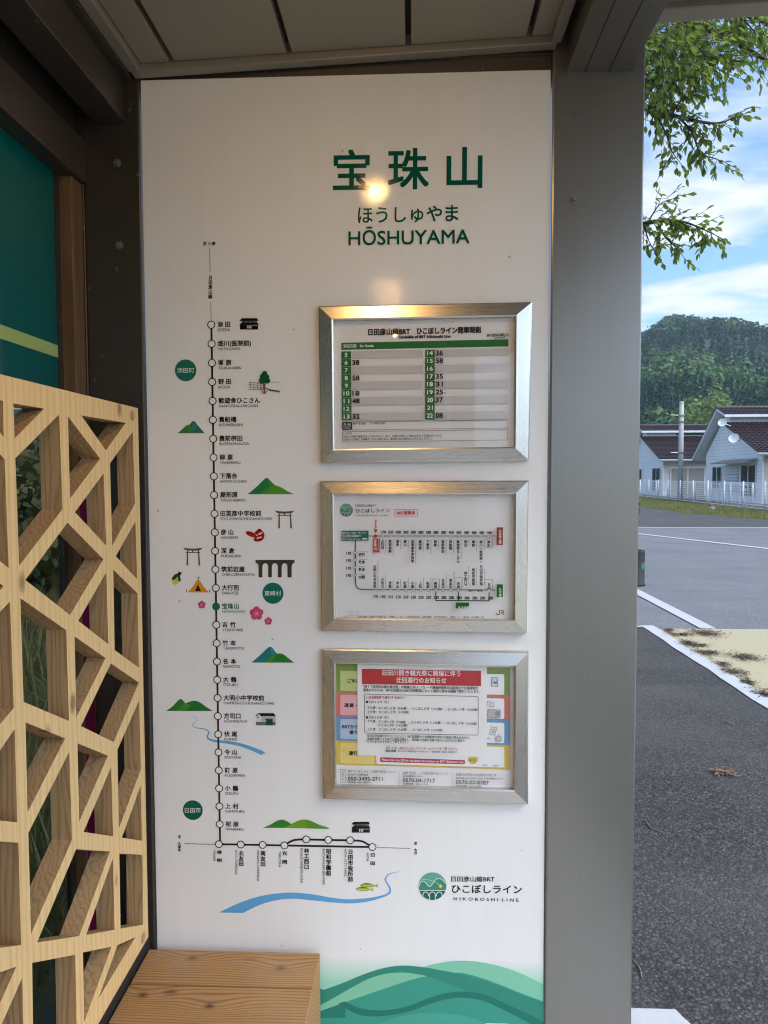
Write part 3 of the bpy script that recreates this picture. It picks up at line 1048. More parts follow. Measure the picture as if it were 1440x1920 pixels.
# tent
P = Print(0.0).zoom(*Z2)
P.poly([(236, 1308), (280, 1256), (308, 1212), (323, 1195), (338, 1212), (366, 1256), (411, 1308)], (214, 142, 34))
P.poly([(296, 1297), (322, 1240), (347, 1297)], (44, 32, 22))
for a in ([(323, 1197), (322, 1174)], [(322, 1180), (334, 1186)], [(226, 1284), (224, 1308)], [(422, 1284), (418, 1308)]):
    P.line(a, 5, K)
P.build('tent_picture', board)
# blossoms
for x, y, r in ((353, 1412, 33), (815, 1485, 58), (914, 1550, 33)):
    P = Print(0.0).zoom(*Z2)
    for k in range(5):
        a = -math.pi / 2 + k * 2 * math.pi / 5
        P.circle(x + r * .56 * math.cos(a), y + r * .56 * math.sin(a), r * .47, (206, 78, 122) if k % 2 else (200, 70, 115), 20)
    P.circle(x, y, r * .3, (196, 58, 106), 18)
    for k in range(7):
        a = k * 2 * math.pi / 7
        P.line([(x, y), (x + r * .34 * math.cos(a), y + r * .34 * math.sin(a))], r * .05, (240, 190, 205))
        P.circle(x + r * .36 * math.cos(a), y + r * .36 * math.sin(a), r * .05, (246, 214, 200), 8)
    P.build('blossom_picture', board)
# storehouse
P = Print(0.0).zoom(*Z3)
P.poly([(812, 640), (835, 622), (856, 640), (856, 690), (812, 690)], (214, 213, 208))
P.poly([(856, 640), (976, 640), (976, 690), (856, 690)], (182, 182, 178))
P.poly([(810, 690), (976, 690), (976, 719), (810, 719)], (104, 108, 108))
P.line([(809, 641), (836, 617), (858, 641)], 7, K)
P.poly([(836, 616), (958, 616), (980, 641), (858, 641)], (32, 32, 34))
P.poly([(896, 672), (952, 672), (952, 719), (896, 719)], (24, 74, 56))
P.poly([(886, 662), (952, 662), (952, 671), (886, 671)], (18, 50, 40))
P.circle(828, 650, 6, K, 14)
P.build('storehouse_picture', board)
# rivers
P = Print(0.0).zoom(*Z3)
cc = curve([(276, 650), (300, 655), (312, 672), (290, 695), (276, 715), (300, 738), (345, 746), (392, 757), (414, 780), (400, 808), (410, 832), (455, 850), (530, 858), (600, 868), (680, 884), (760, 910), (820, 935), (868, 957)], 5)
n = len(cc)
P.line(cc, [2 + 4 * min(1, k / 25) + 30 * max(0, (k - 25) / (n - 25)) ** 1.2 for k in range(n)], (98, 168, 210))
P.poly([(840, 920), (896, 956), (850, 958), (835, 950)], (98, 168, 210))
P.build('river_picture', board)
P = Print(0.0).zoom(*Z4)
top = curve([(272, 572), (360, 530), (460, 492), (560, 470), (680, 460), (800, 470), (900, 488), (1000, 498), (1100, 492), (1180, 478), (1222, 462), (1230, 440), (1216, 412), (1204, 385), (1222, 358), (1252, 347), (1290, 342)], 4)
bot = curve([(1290, 343.5), (1254, 350), (1227, 362), (1212, 386), (1224, 410), (1240, 440), (1232, 468), (1186, 490), (1100, 512), (1000, 521), (900, 514), (800, 504), (700, 495), (600, 502), (500, 530), (408, 575)], 4)
# strip so that the ribbon keeps its width
k = 0
nt_, nb_ = len(top), len(bot)
v = [P.p(*q) for q in top] + [P.p(*q) for q in bot[::-1]]
fs = []
for i in range(nt_ - 1):
    a, b = round(i * (nb_ - 1) / (nt_ - 1)), round((i + 1) * (nb_ - 1) / (nt_ - 1))
    fs.append((i, i + 1, nt_ + b, nt_ + a) if a != b else (i, i + 1, nt_ + a))
P.raw(v, fs, (98, 166, 214))
P.build('river_picture', board)
# fish
for dx, dy in ((25, 0), (0, 21)):
    P = Print(0.0).zoom(*Z4)
    x, y = 1040 + dx, 418 + dy
    P.poly(curve([(x, y + 2), (x + 14, y - 8), (x + 40, y - 12), (x + 68, y - 6), (x + 84, y + 1), (x + 102, y - 9), (x + 98, y + 3), (x + 101, y + 14), (x + 84, y + 7), (x + 60, y + 12), (x + 26, y + 12), (x, y + 4)], 3), (164, 170, 66))
    P.poly([(x + 10, y - 6), (x + 40, y - 12), (x + 70, y - 5), (x + 40, y - 5)], (104, 112, 50))
    P.line([(x + 14, y + 4), (x + 72, y + 2)], 3, (206, 210, 150))
    P.circle(x + 9, y, 2.4, K, 10)
    P.build('fish_picture', board)
# line emblem
def emblem(P, x, y, r, fine=True):
    lt, md, dk, wt = (96, 164, 146), (64, 140, 118), (24, 104, 92), (218, 230, 224)
    P.circle(x, y, r * 1.03, wt, 48)
    P.circle(x, y, r * 0.985, lt, 48)
    def clip(pts):
        return [(x + a * r, y + b * r) for a, b in pts]
    top_ = curve([(-0.97, 0.0), (-0.85, -0.28), (-0.65, -0.36), (-0.45, -0.22), (-0.3, -0.03), (-0.16, 0.0), (-0.02, -0.14), (0.18, -0.42), (0.42, -0.56), (0.68, -0.48), (0.92, -0.2)], 5)
    rim = [(0.975 * math.cos(t), 0.975 * math.sin(t)) for t in [math.asin(-0.205) + k * (math.pi - 0.0 + 0.205) / 24 for k in range(25)]]
    P.poly(clip(top_ + rim), md)
    low = [(0.975 * math.cos(t), 0.975 * math.sin(t)) for t in [0.30 + k * (math.pi - 0.6) / 20 for k in range(21)]]
    P.poly(clip(low), dk)
    P.line(clip(top_), 0.045 * r, wt)
    P.line(clip([(-0.93, 0.30), (0.93, 0.30)]), 0.05 * r, wt)
    P.line(clip(curve([(-0.75, -0.5), (-0.3, -0.46), (0.15, -0.34), (0.5, -0.1)], 5)), 0.02 * r, wt)
    for cx in (-0.48, 0.0, 0.48):
        bot_ = math.sqrt(max(0.0, 0.95 - (abs(cx) + 0.2) ** 2))
        P.line(clip([(cx - 0.2, bot_), (cx - 0.2, 0.6)] + [(cx - 0.2 * math.cos(t), 0.6 - 0.2 * math.sin(t)) for t in [k * math.pi / 10 for k in range(1, 10)]] + [(cx + 0.2, 0.6), (cx + 0.2, bot_)]), 0.05 * r, wt)
    for k in range(3):
        a = k * math.pi / 3 + 0.3
        P.line(clip([(0.57 + 0.15 * math.cos(a), -0.02 + 0.15 * math.sin(a)), (0.57 - 0.15 * math.cos(a), -0.02 - 0.15 * math.sin(a))]), 0.06 * r, (222, 214, 60))
    return P
P = Print(0.0).zoom(770, 1620, 6)
emblem(P, 245, 248, 158)
P.build('line_emblem', board)
P = Print(0.0).zoom(770, 1620, 6)
P.text('日田彦山線BRT', 457, 168, 942, 170, 58, K, 0.016)
P.text('ひこぼしライン', 462, 278, 1250, 288, 92, K, 0.016)
P.text('H I K O B O S H I  L I N E', 484, 388, 1216, 404, 33, K, 0.012)
P.build('line_lettering', board)

# green waves along the foot
P = Print(0.0).zoom(590, 1600, 3.2)
# printed fade from paper white to pale green, as thin strips
def strip_fade(y0, y1, n, c0, c1):
    xl, xr = P.p(30, 900)[0] - 0.43, 0.3064
    za, zb = P.p(600, y0)[1], P.p(600, y1)[1]
    for k in range(n):
        a = za + (zb - za) * k / n
        b = za + (zb - za) * (k + 1) / n
        f = (k + 1) / n
        P.raw([(xl, a), (xr, a), (xr, b), (xl, b)], [(0, 1, 2, 3)], tuple(round(p + (q - p) * f) for p, q in zip(c0, c1)), 1)
strip_fade(636, 800, 26, (229, 229, 227), (150, 212, 184))
P.lay = 2
X0, X1 = -935, 1372
def wave(topc, col, bottom=1500):
    pts = curve(topc, 8)
    P.poly(pts + [(pts[-1][0], bottom), (pts[0][0], bottom)], col)
P.poly([(X0, 786), (X1, 790), (X1, 1500), (X0, 1500)], (150, 212, 184))
wave([(640, 690), (680, 672), (780, 652), (870, 643), (960, 647), (1060, 664), (1160, 690), (1250, 725), (X1, 785)], (128, 196, 166), 1100)
def ribbon(a, b, col):
    A, B = curve(a, 8), curve(b, 8)
    v = [P.p(*q) for q in A] + [P.p(*q) for q in B]
    n = len(A)
    P.raw(v, [(i, i + 1, n + i + 1, n + i) for i in range(n - 1)], col)
wave([(X0, 960), (-100, 990), (35, 945), (200, 885), (360, 830), (520, 775), (670, 735), (780, 722), (880, 716), (1000, 746), (1120, 790), (1240, 838), (X1, 888)], (58, 150, 130), 1500)
wave([(X0, 740), (-200, 760), (-60, 780), (40, 812), (125, 855), (160, 870), (185, 895)], (36, 122, 106), 985)
ribbon([(-20, 840), (60, 815), (160, 780), (280, 730), (400, 690), (520, 672), (640, 680), (760, 700), (880, 724), (1000, 758), (1120, 800), (1240, 846), (X1, 892)],
       [(-20, 930), (60, 895), (130, 857), (220, 805), (320, 752), (420, 722), (520, 713), (610, 722), (690, 740), (820, 790), (980, 850), (1160, 925), (X1, 1000)], (50, 136, 116))
ribbon([(0, 925), (60, 895), (130, 857), (220, 805), (320, 752), (420, 722), (520, 713), (610, 722), (672, 734)],
       [(0, 955), (60, 935), (130, 910), (220, 878), (320, 843), (420, 809), (520, 775), (610, 748), (674, 735)], (126, 192, 160))
ribbon([(180, 885), (260, 922), (340, 938), (440, 937), (560, 915), (680, 868), (780, 838), (880, 827), (980, 836), (1060, 860), (1160, 905), (1260, 950), (X1, 1004)],
       [(140, 900), (250, 960), (340, 975), (440, 970), (560, 948), (680, 905), (780, 875), (880, 863), (970, 872), (1040, 892), (1140, 940), (1240, 990), (X1, 1062)], (34, 116, 102))
wave([(200, 1120), (420, 1010), (560, 965), (700, 951), (820, 957), (960, 990), (1080, 1040), (1250, 1130)], (70, 160, 140), 1500)
wave([(X0, 1080), (0, 1020), (250, 1060), (500, 1120), (800, 1080), (1100, 1120), (X1, 1200)], (44, 134, 116), 1500)
P.poly([(1025, 1016), (1160, 1018), (1160, 1075), (1025, 1073)], (222, 226, 226))
P.build('wave_print', board)

# ---------------------------------------------------------------- poster frames hung on the board
def poster_frame(name, label, cn, inn, group):
    """cn, inn: photo pixels of the outer and the inner corners (TL, TR, BR, BL)"""
    o = [hit(*q, 1, -0.014) for q in cn]
    n = [hit(*q, 1, -0.020) for q in inn]
    c = sum(o, Vector()) / 4
    th = thing(name, label, 'poster frame', (c.x, -0.002, min(p.z for p in o)), group)
    for i in range(4):
        j = (i + 1) % 4
        a, b, d, e = o[i], o[j], n[j], n[i]
        m = MB()
        def V(p, y):
            return (p.x, y, p.z)
        def L(p, q, t):
            return p + (q - p) * t
        vs = [V(a, -0.0006), V(b, -0.0006), V(a, -0.0125), V(b, -0.0125), V(L(a, e, .07), -0.0142), V(L(b, d, .07), -0.0142),
              V(L(a, e, .90), -0.0198), V(L(b, d, .90), -0.0198), V(e, -0.0185), V(d, -0.0185), V(e, -0.0006), V(d, -0.0006)]
        m.add(vs, [(0, 1, 3, 2), (2, 3, 5, 4), (4, 5, 7, 6), (6, 7, 9, 8), (8, 9, 11, 10), (0, 2, 4, 6, 8, 10), (1, 11, 9, 7, 5, 3)])
        m.build('frame_rail', M['alu'] if i % 2 == 0 else M['alu_v'], th)
    inner = [Vector((p.x, 0, p.z)) for p in n]
    m = MB()
    m.add([(p.x, -0.0120, p.z) for p in inner] + [(p.x, -0.0132, p.z) for p in inner], [(0, 1, 2, 3), (4, 7, 6, 5), (0, 4, 5, 1), (1, 5, 6, 2), (2, 6, 7, 3), (3, 7, 4, 0)])
    m.mi = [1, 0, 1, 1, 1, 1]
    m.build('glass_pane', [M['glass'], M['clear']], th)
    t = NT('poster_paper')
    if 'PAPER' not in M:
        M['PAPER'] = plain('poster_paper', (0.80, 0.79, 0.78), 0.6, 0, 0.02, 9)
    m = MB()
    m.add([(p.x, -0.0055, p.z) for p in inner] + [(p.x, -0.0008, p.z) for p in inner], [(0, 1, 2, 3), (4, 7, 6, 5), (0, 4, 5, 1), (1, 5, 6, 2), (2, 6, 7, 3), (3, 7, 4, 0)])
    ps = m.build('poster', M['PAPER'], th)
    return th, ps

GR = 'aluminium poster frames stacked on the board'
f1, s1 = poster_frame('poster_frame', 'topmost aluminium poster frame holding the green and grey timetable', [(597, 574), (998, 566), (992, 863), (602, 868)], [(624.5, 600), (965.5, 593), (964, 838), (627, 842)], GR)
f2, s2 = poster_frame('poster_frame', 'middle aluminium poster frame holding the fare chart with green line loop', [(600.5, 902.5), (991.5, 901), (988, 1187.5), (602.5, 1183)], [(626, 927.5), (965, 926.5), (963.5, 1162), (628.5, 1159.5)], GR)
f3, s3 = poster_frame('poster_frame', 'lowest aluminium poster frame with striped leaflet behind a red headed notice', [(604, 1217.5), (991.5, 1222.5), (990.5, 1508.5), (606, 1498.5)], [(629, 1244.5), (965, 1250), (963.5, 1482), (630.5, 1474.5)], GR)

PY = -0.0056
GREEN, GREY, RED, BLK, WH = (34, 112, 50), (203, 198, 195), (190, 40, 36), (20, 18, 18), (236, 236, 232)
def Q():
    return Print(PY, True)
# --- timetable
TLc, TRc, BRc, BLc = (171, 340), (1246, 318), (1240, 776), (176, 785)
def tb(u, v):
    x = (TLc[0] * (1 - u) + TRc[0] * u) * (1 - v) + (BLc[0] * (1 - u) + BRc[0] * u) * v
    y = (TLc[1] * (1 - u) + TRc[1] * u) * (1 - v) + (BLc[1] * (1 - u) + BRc[1] * u) * v
    return (x, y)
def cell(P, u0, u1, v0, v1, col):
    P.poly([tb(u0, v0), tb(u1, v0), tb(u1, v1), tb(u0, v1)], col)
P = Q().zoom(590, 560, 3.4286)
P.poly([(171, 284), (1246, 261), (1246, 307), (172, 329)], GREEN)
for i in range(9):
    v0, v1 = i / 9, (i + 0.94) / 9
    cell(P, 0, .0585, v0, v1, GREEN)
    cell(P, .502, .559, v0, v1, GREEN)
    if i % 2 == 0:
        cell(P, .0605, .489, v0, (i + 1) / 9, GREY)
        cell(P, .561, 1.0, v0, (i + 1) / 9, GREY)
P.poly([(178, 794), (240, 793), (241, 843), (179, 845)], (44, 42, 42))
P.outline([(241, 794), (1241, 780), (1240, 832), (242, 845)], 2.2, (70, 66, 64))
P.outline([(180, 856), (1240, 842), (1239, 909), (181, 922)], 2.2, (70, 66, 64))
P.build('timetable_grid', s1)
P = Print(PY - 0.0006, True).zoom(590, 560, 3.4286)
P.text('日田彦山線BRT', 345, 216, 612, 211, 39, BLK, 0.045)
P.text('ひこぼしライン発車時刻', 657, 209, 1068, 201, 39, BLK, 0.045)
P.text('Timetable of BRT Hikoboshi Line', 537, 247, 872, 242, 16, BLK, 0.07)
P.text('BRT宝珠山駅(上)', 1108, 237, 1246, 232, 19, BLK, 0.02)
P.line([(1155, 254), (1224, 252)], 5, (70, 66, 64))
P.text('添田方面', 185, 307, 268, 305, 22, WH, 0.02)
P.text('for Soeda', 291, 305, 379, 303, 15, WH, 0.05)
mins = {6: '38', 8: '58', 10: '18', 11: '48', 13: '32', 14: '36', 15: '58', 17: '35', 18: '31', 19: '25', 20: '37', 22: '08'}
for h in range(5, 23):
    c_, i = (0, h - 5) if h < 14 else (1, h - 14)
    v = (i + .48) / 9
    wd = 9 if h < 10 else 18
    x, y = tb(.029 if c_ == 0 else .5305, v)
    P.text(str(h), x - wd, y, x + wd, y - .3, 26, WH, 0.03)
    if h in mins:
        x, y = tb(.066 if c_ == 0 else .566, v)
        P.text(mins[h], x, y, x + 44, y - .8, 29, BLK, 0.045)
        if h in (19, 22):
            P.text('日', x + 52, y + 6, x + 65, y + 6, 13, (90, 86, 84))
P.text('凡 例', 187, 815, 232, 814, 22, WH)
P.text('LEGEND', 190, 834, 230, 833, 7, WH)
P.text('無印＝毎日運行', 249, 806, 331, 805, 13, BLK, 0.02)
P.text('日＝特定日運行', 362, 804, 458, 803, 13, BLK, 0.02)
P.text('［ご案内］', 187, 869, 240, 868, 14, BLK)
P.text('○BRTと列車の接続は行っておりません。また、交通状況等により遅れが発生する場合があります。', 187, 889, 818, 882, 15, BLK, 0.012)
P.text('○BRTから列車にお乗継ぎになるお客さまは、乗車前にBRT運転士にお申し出ください。', 187, 908, 750, 900, 15, BLK, 0.012)
P.build('timetable_lettering', s1)

# --- fare chart
LN = (18, 92, 78)
P = Q().zoom(620, 920, 7.2)
emblem(P, 212, 262, 90)
P.line([(500, 611), (612, 611)], 11, LN)
P.line([(608, 611), (1224 + 908, 611)], 11, LN)
P.line([(1224 + 908, 610), (1224 + 996, 610)], 10, (150, 62, 48))
P.line(curve([(340, 670), (336, 760), (335, 1000), (335, 1220), (348, 1285), (384, 1322), (440, 1332)], 6), 15, LN)
P.line([(434, 1332), (1224 + 996, 1339)], 12, LN)
P.poly([(147, 541), (512, 539), (513, 672), (147, 676)], (14, 104, 82))
P.poly([(575, 645), (663, 645), (663, 833), (577, 833)], RED)
P.poly([(583, 520), (636, 520), (610, 574)], RED)
P.circle(608, 612, 22, RED, 24)
P.outline([(866, 255), (1173, 255), (1173, 343), (866, 343)], 5, RED)
P.poly([(430, 640), (495, 636), (495, 656), (425, 657)], WH)
topx = [712 + 101.2 * i for i in range(15)]
botx = [615 + 100.4 * i for i in range(12)] + [1224 + 908]
for x in topx:
    P.circle(x, 611, 19, LN, 20)
    P.circle(x, 611, 14.5, WH, 20)
for x in botx:
    yb = 1332 + 7 * (x - 600) / 1530
    P.circle(x, yb, 20, LN, 20)
    P.circle(x, yb, 15, WH, 20)
for y in (830, 928, 1027, 1126):
    P.circle(335, y, 21, LN, 20)
    P.circle(335, y, 15.5, WH, 20)
dkg = (20, 66, 54)
BX = 1224
P.line([(BX + 194, 1358), (BX + 194, 1472), (BX + 908, 1476), (BX + 908, 1362)], 14, dkg)
P.line([(BX + 498, 1360), (BX + 498, 1474)], 14, dkg)
P.poly([(BX + 460, 1498), (BX + 640, 1499), (BX + 640, 1580), (BX + 460, 1578)], (22, 96, 36))
P.poly([(BX + 1010, 490), (BX + 1096, 490), (BX + 1093, 728), (BX + 1006, 726)], (136, 62, 46))
P.poly([(BX + 1010, 1254), (BX + 1094, 1254), (BX + 1093, 1428), (BX + 1008, 1426)], (22, 96, 36))
for a, b, c_, d in ((145, 1183, 243, 1307), (450, 1160, 547, 1306), (852, 1190, 950, 1308)):
    P.outline([(BX + a, b), (BX + c_, b), (BX + c_, d), (BX + a, d)], 4, (60, 56, 54))
P.outline([(BX + 853, 642), (BX + 950, 642), (BX + 950, 763), (BX + 853, 763)], 4, (60, 56, 54))
P.outline([(BX + 604, 1290), (BX + 812, 1290), (BX + 812, 1322), (BX + 604, 1322)], 2.5, (110, 106, 104))
for x in (595, 702, 812):
    P.poly([(BX + x + (16 if k % 2 == 0 else 6.5) * math.sin(k * math.pi / 5), 1263 - (16 if k % 2 == 0 else 6.5) * math.cos(k * math.pi / 5)) for k in range(10)], BLK)
for k in range(6):
    P.circle(BX + 622 + k * 12, 1263, 2.6, BLK, 8)
    P.circle(BX + 729 + k * 12, 1264, 2.6, BLK, 8)
P.outline([(255, 1621), (375, 1621), (375, 1666), (255, 1666)], 3.5, (90, 86, 84))
# railway mark
jr = (132, 22, 34)
P.line([(BX + 1046, 1602), (BX + 1046, 1640), (BX + 1040, 1650), (BX + 1030, 1653), (BX + 1004, 1653), (BX + 1000, 1648), (BX + 1000, 1634)], 11, jr)
P.line([(BX + 1040, 1604), (BX + 1088, 1604), (BX + 1099, 1611), (BX + 1099, 1625), (BX + 1088, 1632), (BX + 1062, 1632)], 11, jr)
P.line([(BX + 1068, 1632), (BX + 1104, 1659)], 11, jr)
P.build('fare_diagram', s2)
P = Print(PY - 0.0008, True).zoom(620, 920, 7.2)
P.text('日田彦山線BRT', 335, 203, 612, 201, 36, (60, 58, 58))
P.text('ひこぼしライン', 337, 270, 798, 268, 56, (40, 38, 38), 0.012)
P.text('H I K O B O S H I  L I N E', 350, 333, 776, 332, 21, (50, 48, 48), 0.02)
P.text('BRT運賃表', 894, 301, 1142, 300, 44, RED, 0.025)
P.vert('現在地', 610, 394, 502, 30, RED, 0.02)
P.vert('宝珠山', 602, 656, 806, 42, WH, 0.02)
P.text('Hōshuyama', 647, 660, 647, 812, 14, WH)
P.text('BRTひこぼしライン', 156, 572, 472, 569, 32, WH, 0.01)
P.text('日田彦山線BRT', 158, 612, 412, 609, 34, WH, 0.01)
P.text('BRT Hikoboshi Line', 160, 652, 400, 649, 19, WH)
P.text('JR九州', BX + 1022, 1672, BX + 1084, 1672, 13, jr)
top_n = [('大行司', 'Daigyoji'), ('筑前岩屋', 'Chikuzen-Iwaya'), ('深倉', 'Fukakura'), ('彦山', 'Hikosan'), ('旧英彦中学校前', 'Kyu-Ehikochugakko-mae'), ('屋形原', 'Yakatabaru'), ('下落合', 'Shimo-Ochiai'),
         ('柳原', 'Yanabaru'), ('豊前桝田', 'Buzen-Masuda'), ('貴船橋', 'Kifunebashi'), ('歓遊舎ひこさん', 'Kanyusha-Hikosan'), ('野田', 'Noda'), ('塚原', 'Tsukahara'), ('畑川（医院前）', 'Hatagawa'), ('添田', 'Soeda')]
fare = '170 230 300 300 380 380 380 380 380 400 400 480 480 480 480'.split()
for x, (jp, la), fa in zip(topx, top_n, fare):
    P.text(fa, x - 34, 557, x + 33, 557, 35, BLK, 0.05)
    n = len(jp)
    P.vert(jp, x - 10, 660, 660 + 43.6 * n, 43, BLK, 0.045)
    P.text(la, x + 33, 662, x + 33, 662 + 15.2 * len(la), 14, (40, 38, 38))
for y, (jp, la) in zip((830, 928, 1027, 1126), (('吉竹', 'Yoshitake'), ('竹本', 'Takemoto'), ('名本', 'Namoto'), ('大鶴', 'Otsuru'))):
    P.text('170', 225, y, 288, y, 36, BLK, 0.05)
    P.text(jp, 388, y + 19, 472, y + 19, 42, BLK, 0.05)
    P.text(la, 388, y - 21, 388 + 14.4 * len(la), y - 21, 14, (60, 58, 58))
bot_n = [('大明小中学校前', 'Daimeishochugakko-mae'), ('方司口', 'Hoshiguchi'), ('伏尾', 'Fushio'), ('今山', 'Imayama'), ('釘原', 'Kugiwara'), ('小鶴', 'Ozuru'), ('上村', 'Kamimura'), ('祝原', 'Iwaibaru'),
         ('夜明', 'Yoake'), ('北友田', 'Kita-Tomoda'), ('南友田', 'Minami-Tomoda'), ('光岡', 'Teruoka')]
fareb = '170 190 210 210 230 230 230 230 230 280 280 280'.split()
for x, (jp, la), fa in zip(botx, bot_n, fareb):
    yf = 1404 + 4 * (x - 600) / 1530
    P.text(fa, x - 34, yf, x + 33, yf, 36, BLK, 0.05)
    n = len(jp)
    P.vert(jp, x - 10, 1287 - 43.4 * n, 1287, 42, BLK, 0.045)
    P.text(la, x + 33, 1287 - 16.5 * len(la), x + 33, 1287, 14, (40, 38, 38))
for x, f_ in ((600, '380'), (702, '380'), (803, '380'), (908, '380')):
    P.text(f_, BX + x - 34, 1409, BX + x + 33, 1409, 36, BLK, 0.05)
for x, jp, la, b in ((580, '林工西口', 'Rinko-Nishiguchi', 1234), (682, '昭和学園前', 'Showagakuen-mae', 1236), (783, '日田市役所前', 'Hita City Hall', 1238), (886, '日田', 'Hita', 1293)):
    P.vert(jp, BX + x, b - 44 * len(jp), b, 42, BLK, 0.045)
    P.text(la, BX + x + 42, b - 15.2 * len(la), BX + x + 42, b - 2, 14, (40, 38, 38))
P.text('高校ルート（朝のみ）', BX + 615, 1306, BX + 800, 1307, 24, BLK, 0.05)
P.text('久大本線', BX + 480, 1528, BX + 624, 1529, 36, WH, 0.015)
P.text('Kyudai Line', BX + 480, 1562, BX + 622, 1563, 18, WH)
P.vert('日田彦山線', BX + 1031, 506, 690, 36, WH, 0.01)
P.text('Hitahikosan Line', BX + 1074, 505, BX + 1073, 710, 15, WH)
P.vert('久大本線', BX + 1031, 1268, 1415, 36, WH, 0.015)
P.text('Kyudai Line', BX + 1074, 1270, BX + 1073, 1400, 15, WH)
P.text('※', 220, 1640, 240, 1640, 20, BLK)
P.text('の駅はJR線への乗換えが可能です。　※点線（・・★・・）区間の林工西口、昭和学園前、日田市役所前は、「高校ルート」（朝のみ）のみ停車します。', 388, 1643, 2055, 1652, 27, BLK, 0.012)
P.build('fare_lettering', s2)

# --- leaflet in the lowest frame
P = Q().zoom(590, 1200, 3.4286)
def lr(x, a, b):
    return a + (b - a) * (x - 137) / (1257 - 137)
for (a0, a1), (b0, b1), col in (((150, 336), (178, 358), (126, 152, 58)), ((336, 490), (358, 515), (206, 112, 102)), ((490, 645), (515, 676), (104, 152, 188)), ((645, 799), (676, 832), (216, 184, 66))):
    P.poly([(137, a0), (1257, b0), (1257, b1), (137, a1)], col)
def rrect(P, pts, r, col, n=5):
    out_ = []
    m = len(pts)
    for i in range(m):
        p, a, b = Vector(pts[i]), Vector(pts[i - 1]), Vector(pts[(i + 1) % m])
        u, v = (a - p).normalized() * r, (b - p).normalized() * r
        for k in range(n + 1):
            t = k / n
            out_.append(tuple((p + u) * (1 - t) ** 2 + p * 2 * t * (1 - t) + (p + v) * t * t))
    P.poly(out_, col)
for (y0, y1), col in (((196, 326), (190, 200, 128)), ((350, 481), (232, 176, 182)), ((506, 634), (176, 198, 222)), ((660, 791), (232, 210, 126))):
    rrect(P, [(165, y0), (384, y0 + 6), (384, y1 + 6), (165, y1)], 10, col)
for y0, y1 in ((205, 352), (361, 506), (517, 662), (672, 818)):
    rrect(P, [(396, y0 - 4), (1218, y0 + 14), (1218, y1), (396, y1 - 22)], 12, (232, 234, 236))
rrect(P, [(419, 751), (968, 770), (966, 797), (419, 782)], 13, (176, 36, 58))
P.circle(1017, 765, 31, (214, 190, 50), 28)
ic = (78, 80, 84)
P.zoom(770, 1240, 7.2)
P.outline([(1090, 216), (1176, 218), (1174, 334), (1090, 330)], 7, ic)
P.outline([(1106, 236), (1160, 238), (1158, 300), (1106, 298)], 4, ic)
P.circle(1124, 262, 8, ic, 12)
P.poly([(1112, 290), (1130, 268), (1142, 280), (1152, 262), (1156, 292)], ic)
P.outline([(1036, 532), (1122, 552), (1114, 612), (1026, 594)], 5, ic)
P.text('IC', 1062, 572, 1096, 579, 26, ic)
P.poly([(1040, 645), (1210, 650), (1207, 754), (1040, 748)], (176, 178, 180))
P.outline([(1040, 645), (1210, 650), (1207, 754), (1040, 748)], 5, ic)
P.circle(1172, 700, 36, (134, 136, 140), 20)
P.outline([(1088, 876), (1160, 890), (1134, 992), (1062, 974)], 5, ic)
for k in range(3):
    P.line([(1092 - 5 * k, 905 + 22 * k), (1146 - 5 * k, 917 + 22 * k)], 4, ic)
P.line([(1120, 918), (1106, 980)], 4, ic)
P.line([(1160, 872), (1172, 880)], 5, ic)
P.poly([(1148, 1012), (1166, 1008), (1182, 984), (1192, 984), (1192, 1004), (1214, 1000), (1222, 1016), (1220, 1060), (1208, 1076), (1150, 1070)], (190, 192, 194))
P.outline([(1148, 1012), (1166, 1008), (1182, 984), (1192, 984), (1192, 1004), (1214, 1000), (1222, 1016), (1220, 1060), (1208, 1076), (1150, 1070)], 4, ic)
P.zoom(590, 1200, 3.4286)
P.outline([(165, 828), (198, 829), (198, 913), (165, 912)], 2, ic)
P.line([(543, 838), (543, 931)], 2, (140, 142, 146))
P.line([(883, 850), (883, 943)], 2, (140, 142, 146))
P.build('leaflet_panels', s3)
P = Print(PY - 0.0007, True).zoom(590, 1200, 3.4286)
P.text('ご利用方法', 210, 263, 372, 266, 25, BLK, 0.025)
P.text('運賃・精算', 190, 419, 350, 422, 24, BLK, 0.025)
P.text('BRTから列車へ', 178, 556, 372, 560, 24, BLK, 0.025)
P.text('乗りかえ', 224, 592, 338, 594, 24, BLK, 0.025)
P.text('運行情報', 221, 727, 335, 729, 25, BLK, 0.025)
P.text('す。', 1106, 632, 1132, 633, 16, BLK)
P.text('Please scan this QR for the latest information on BRT Hikoboshi Line', 432, 767, 956, 783, 14, (240, 226, 228), 0.02)
P.text('ご覧ください', 990, 770, 1044, 772, 10, BLK, 0.02)
P.text('日本語', 1078, 802, 1108, 803, 9, BLK)
P.text('English', 1146, 803, 1184, 804, 9, BLK)
P.vert('お問合せ', 181, 838, 904, 13, BLK)
DKT = (40, 42, 48)
P.text('BRTひこぼしラインの運行状況について', 215, 838, 521, 845, 18, DKT)
P.text('JR九州バス添田支店', 215, 860, 345, 862, 12, DKT, 0.015)
P.text('050-3495-3711', 215, 886, 437, 890, 24, DKT, 0.022)
P.text('（受付時間）始発～終発まで', 213, 910, 360, 912, 11, DKT, 0.015)
P.text('JR線（鉄道）、その他お問合せについて', 567, 849, 858, 854, 18, DKT)
P.text('JR九州案内センター', 567, 869, 693, 871, 12, DKT, 0.015)
P.text('0570-04-1717', 567, 895, 773, 899, 24, DKT, 0.022)
P.text('（営業時間）9:00～17:30', 565, 918, 725, 921, 11, DKT, 0.015)
P.text('係員のお手伝いが必要なお客さま', 907, 858, 1166, 863, 18, DKT)
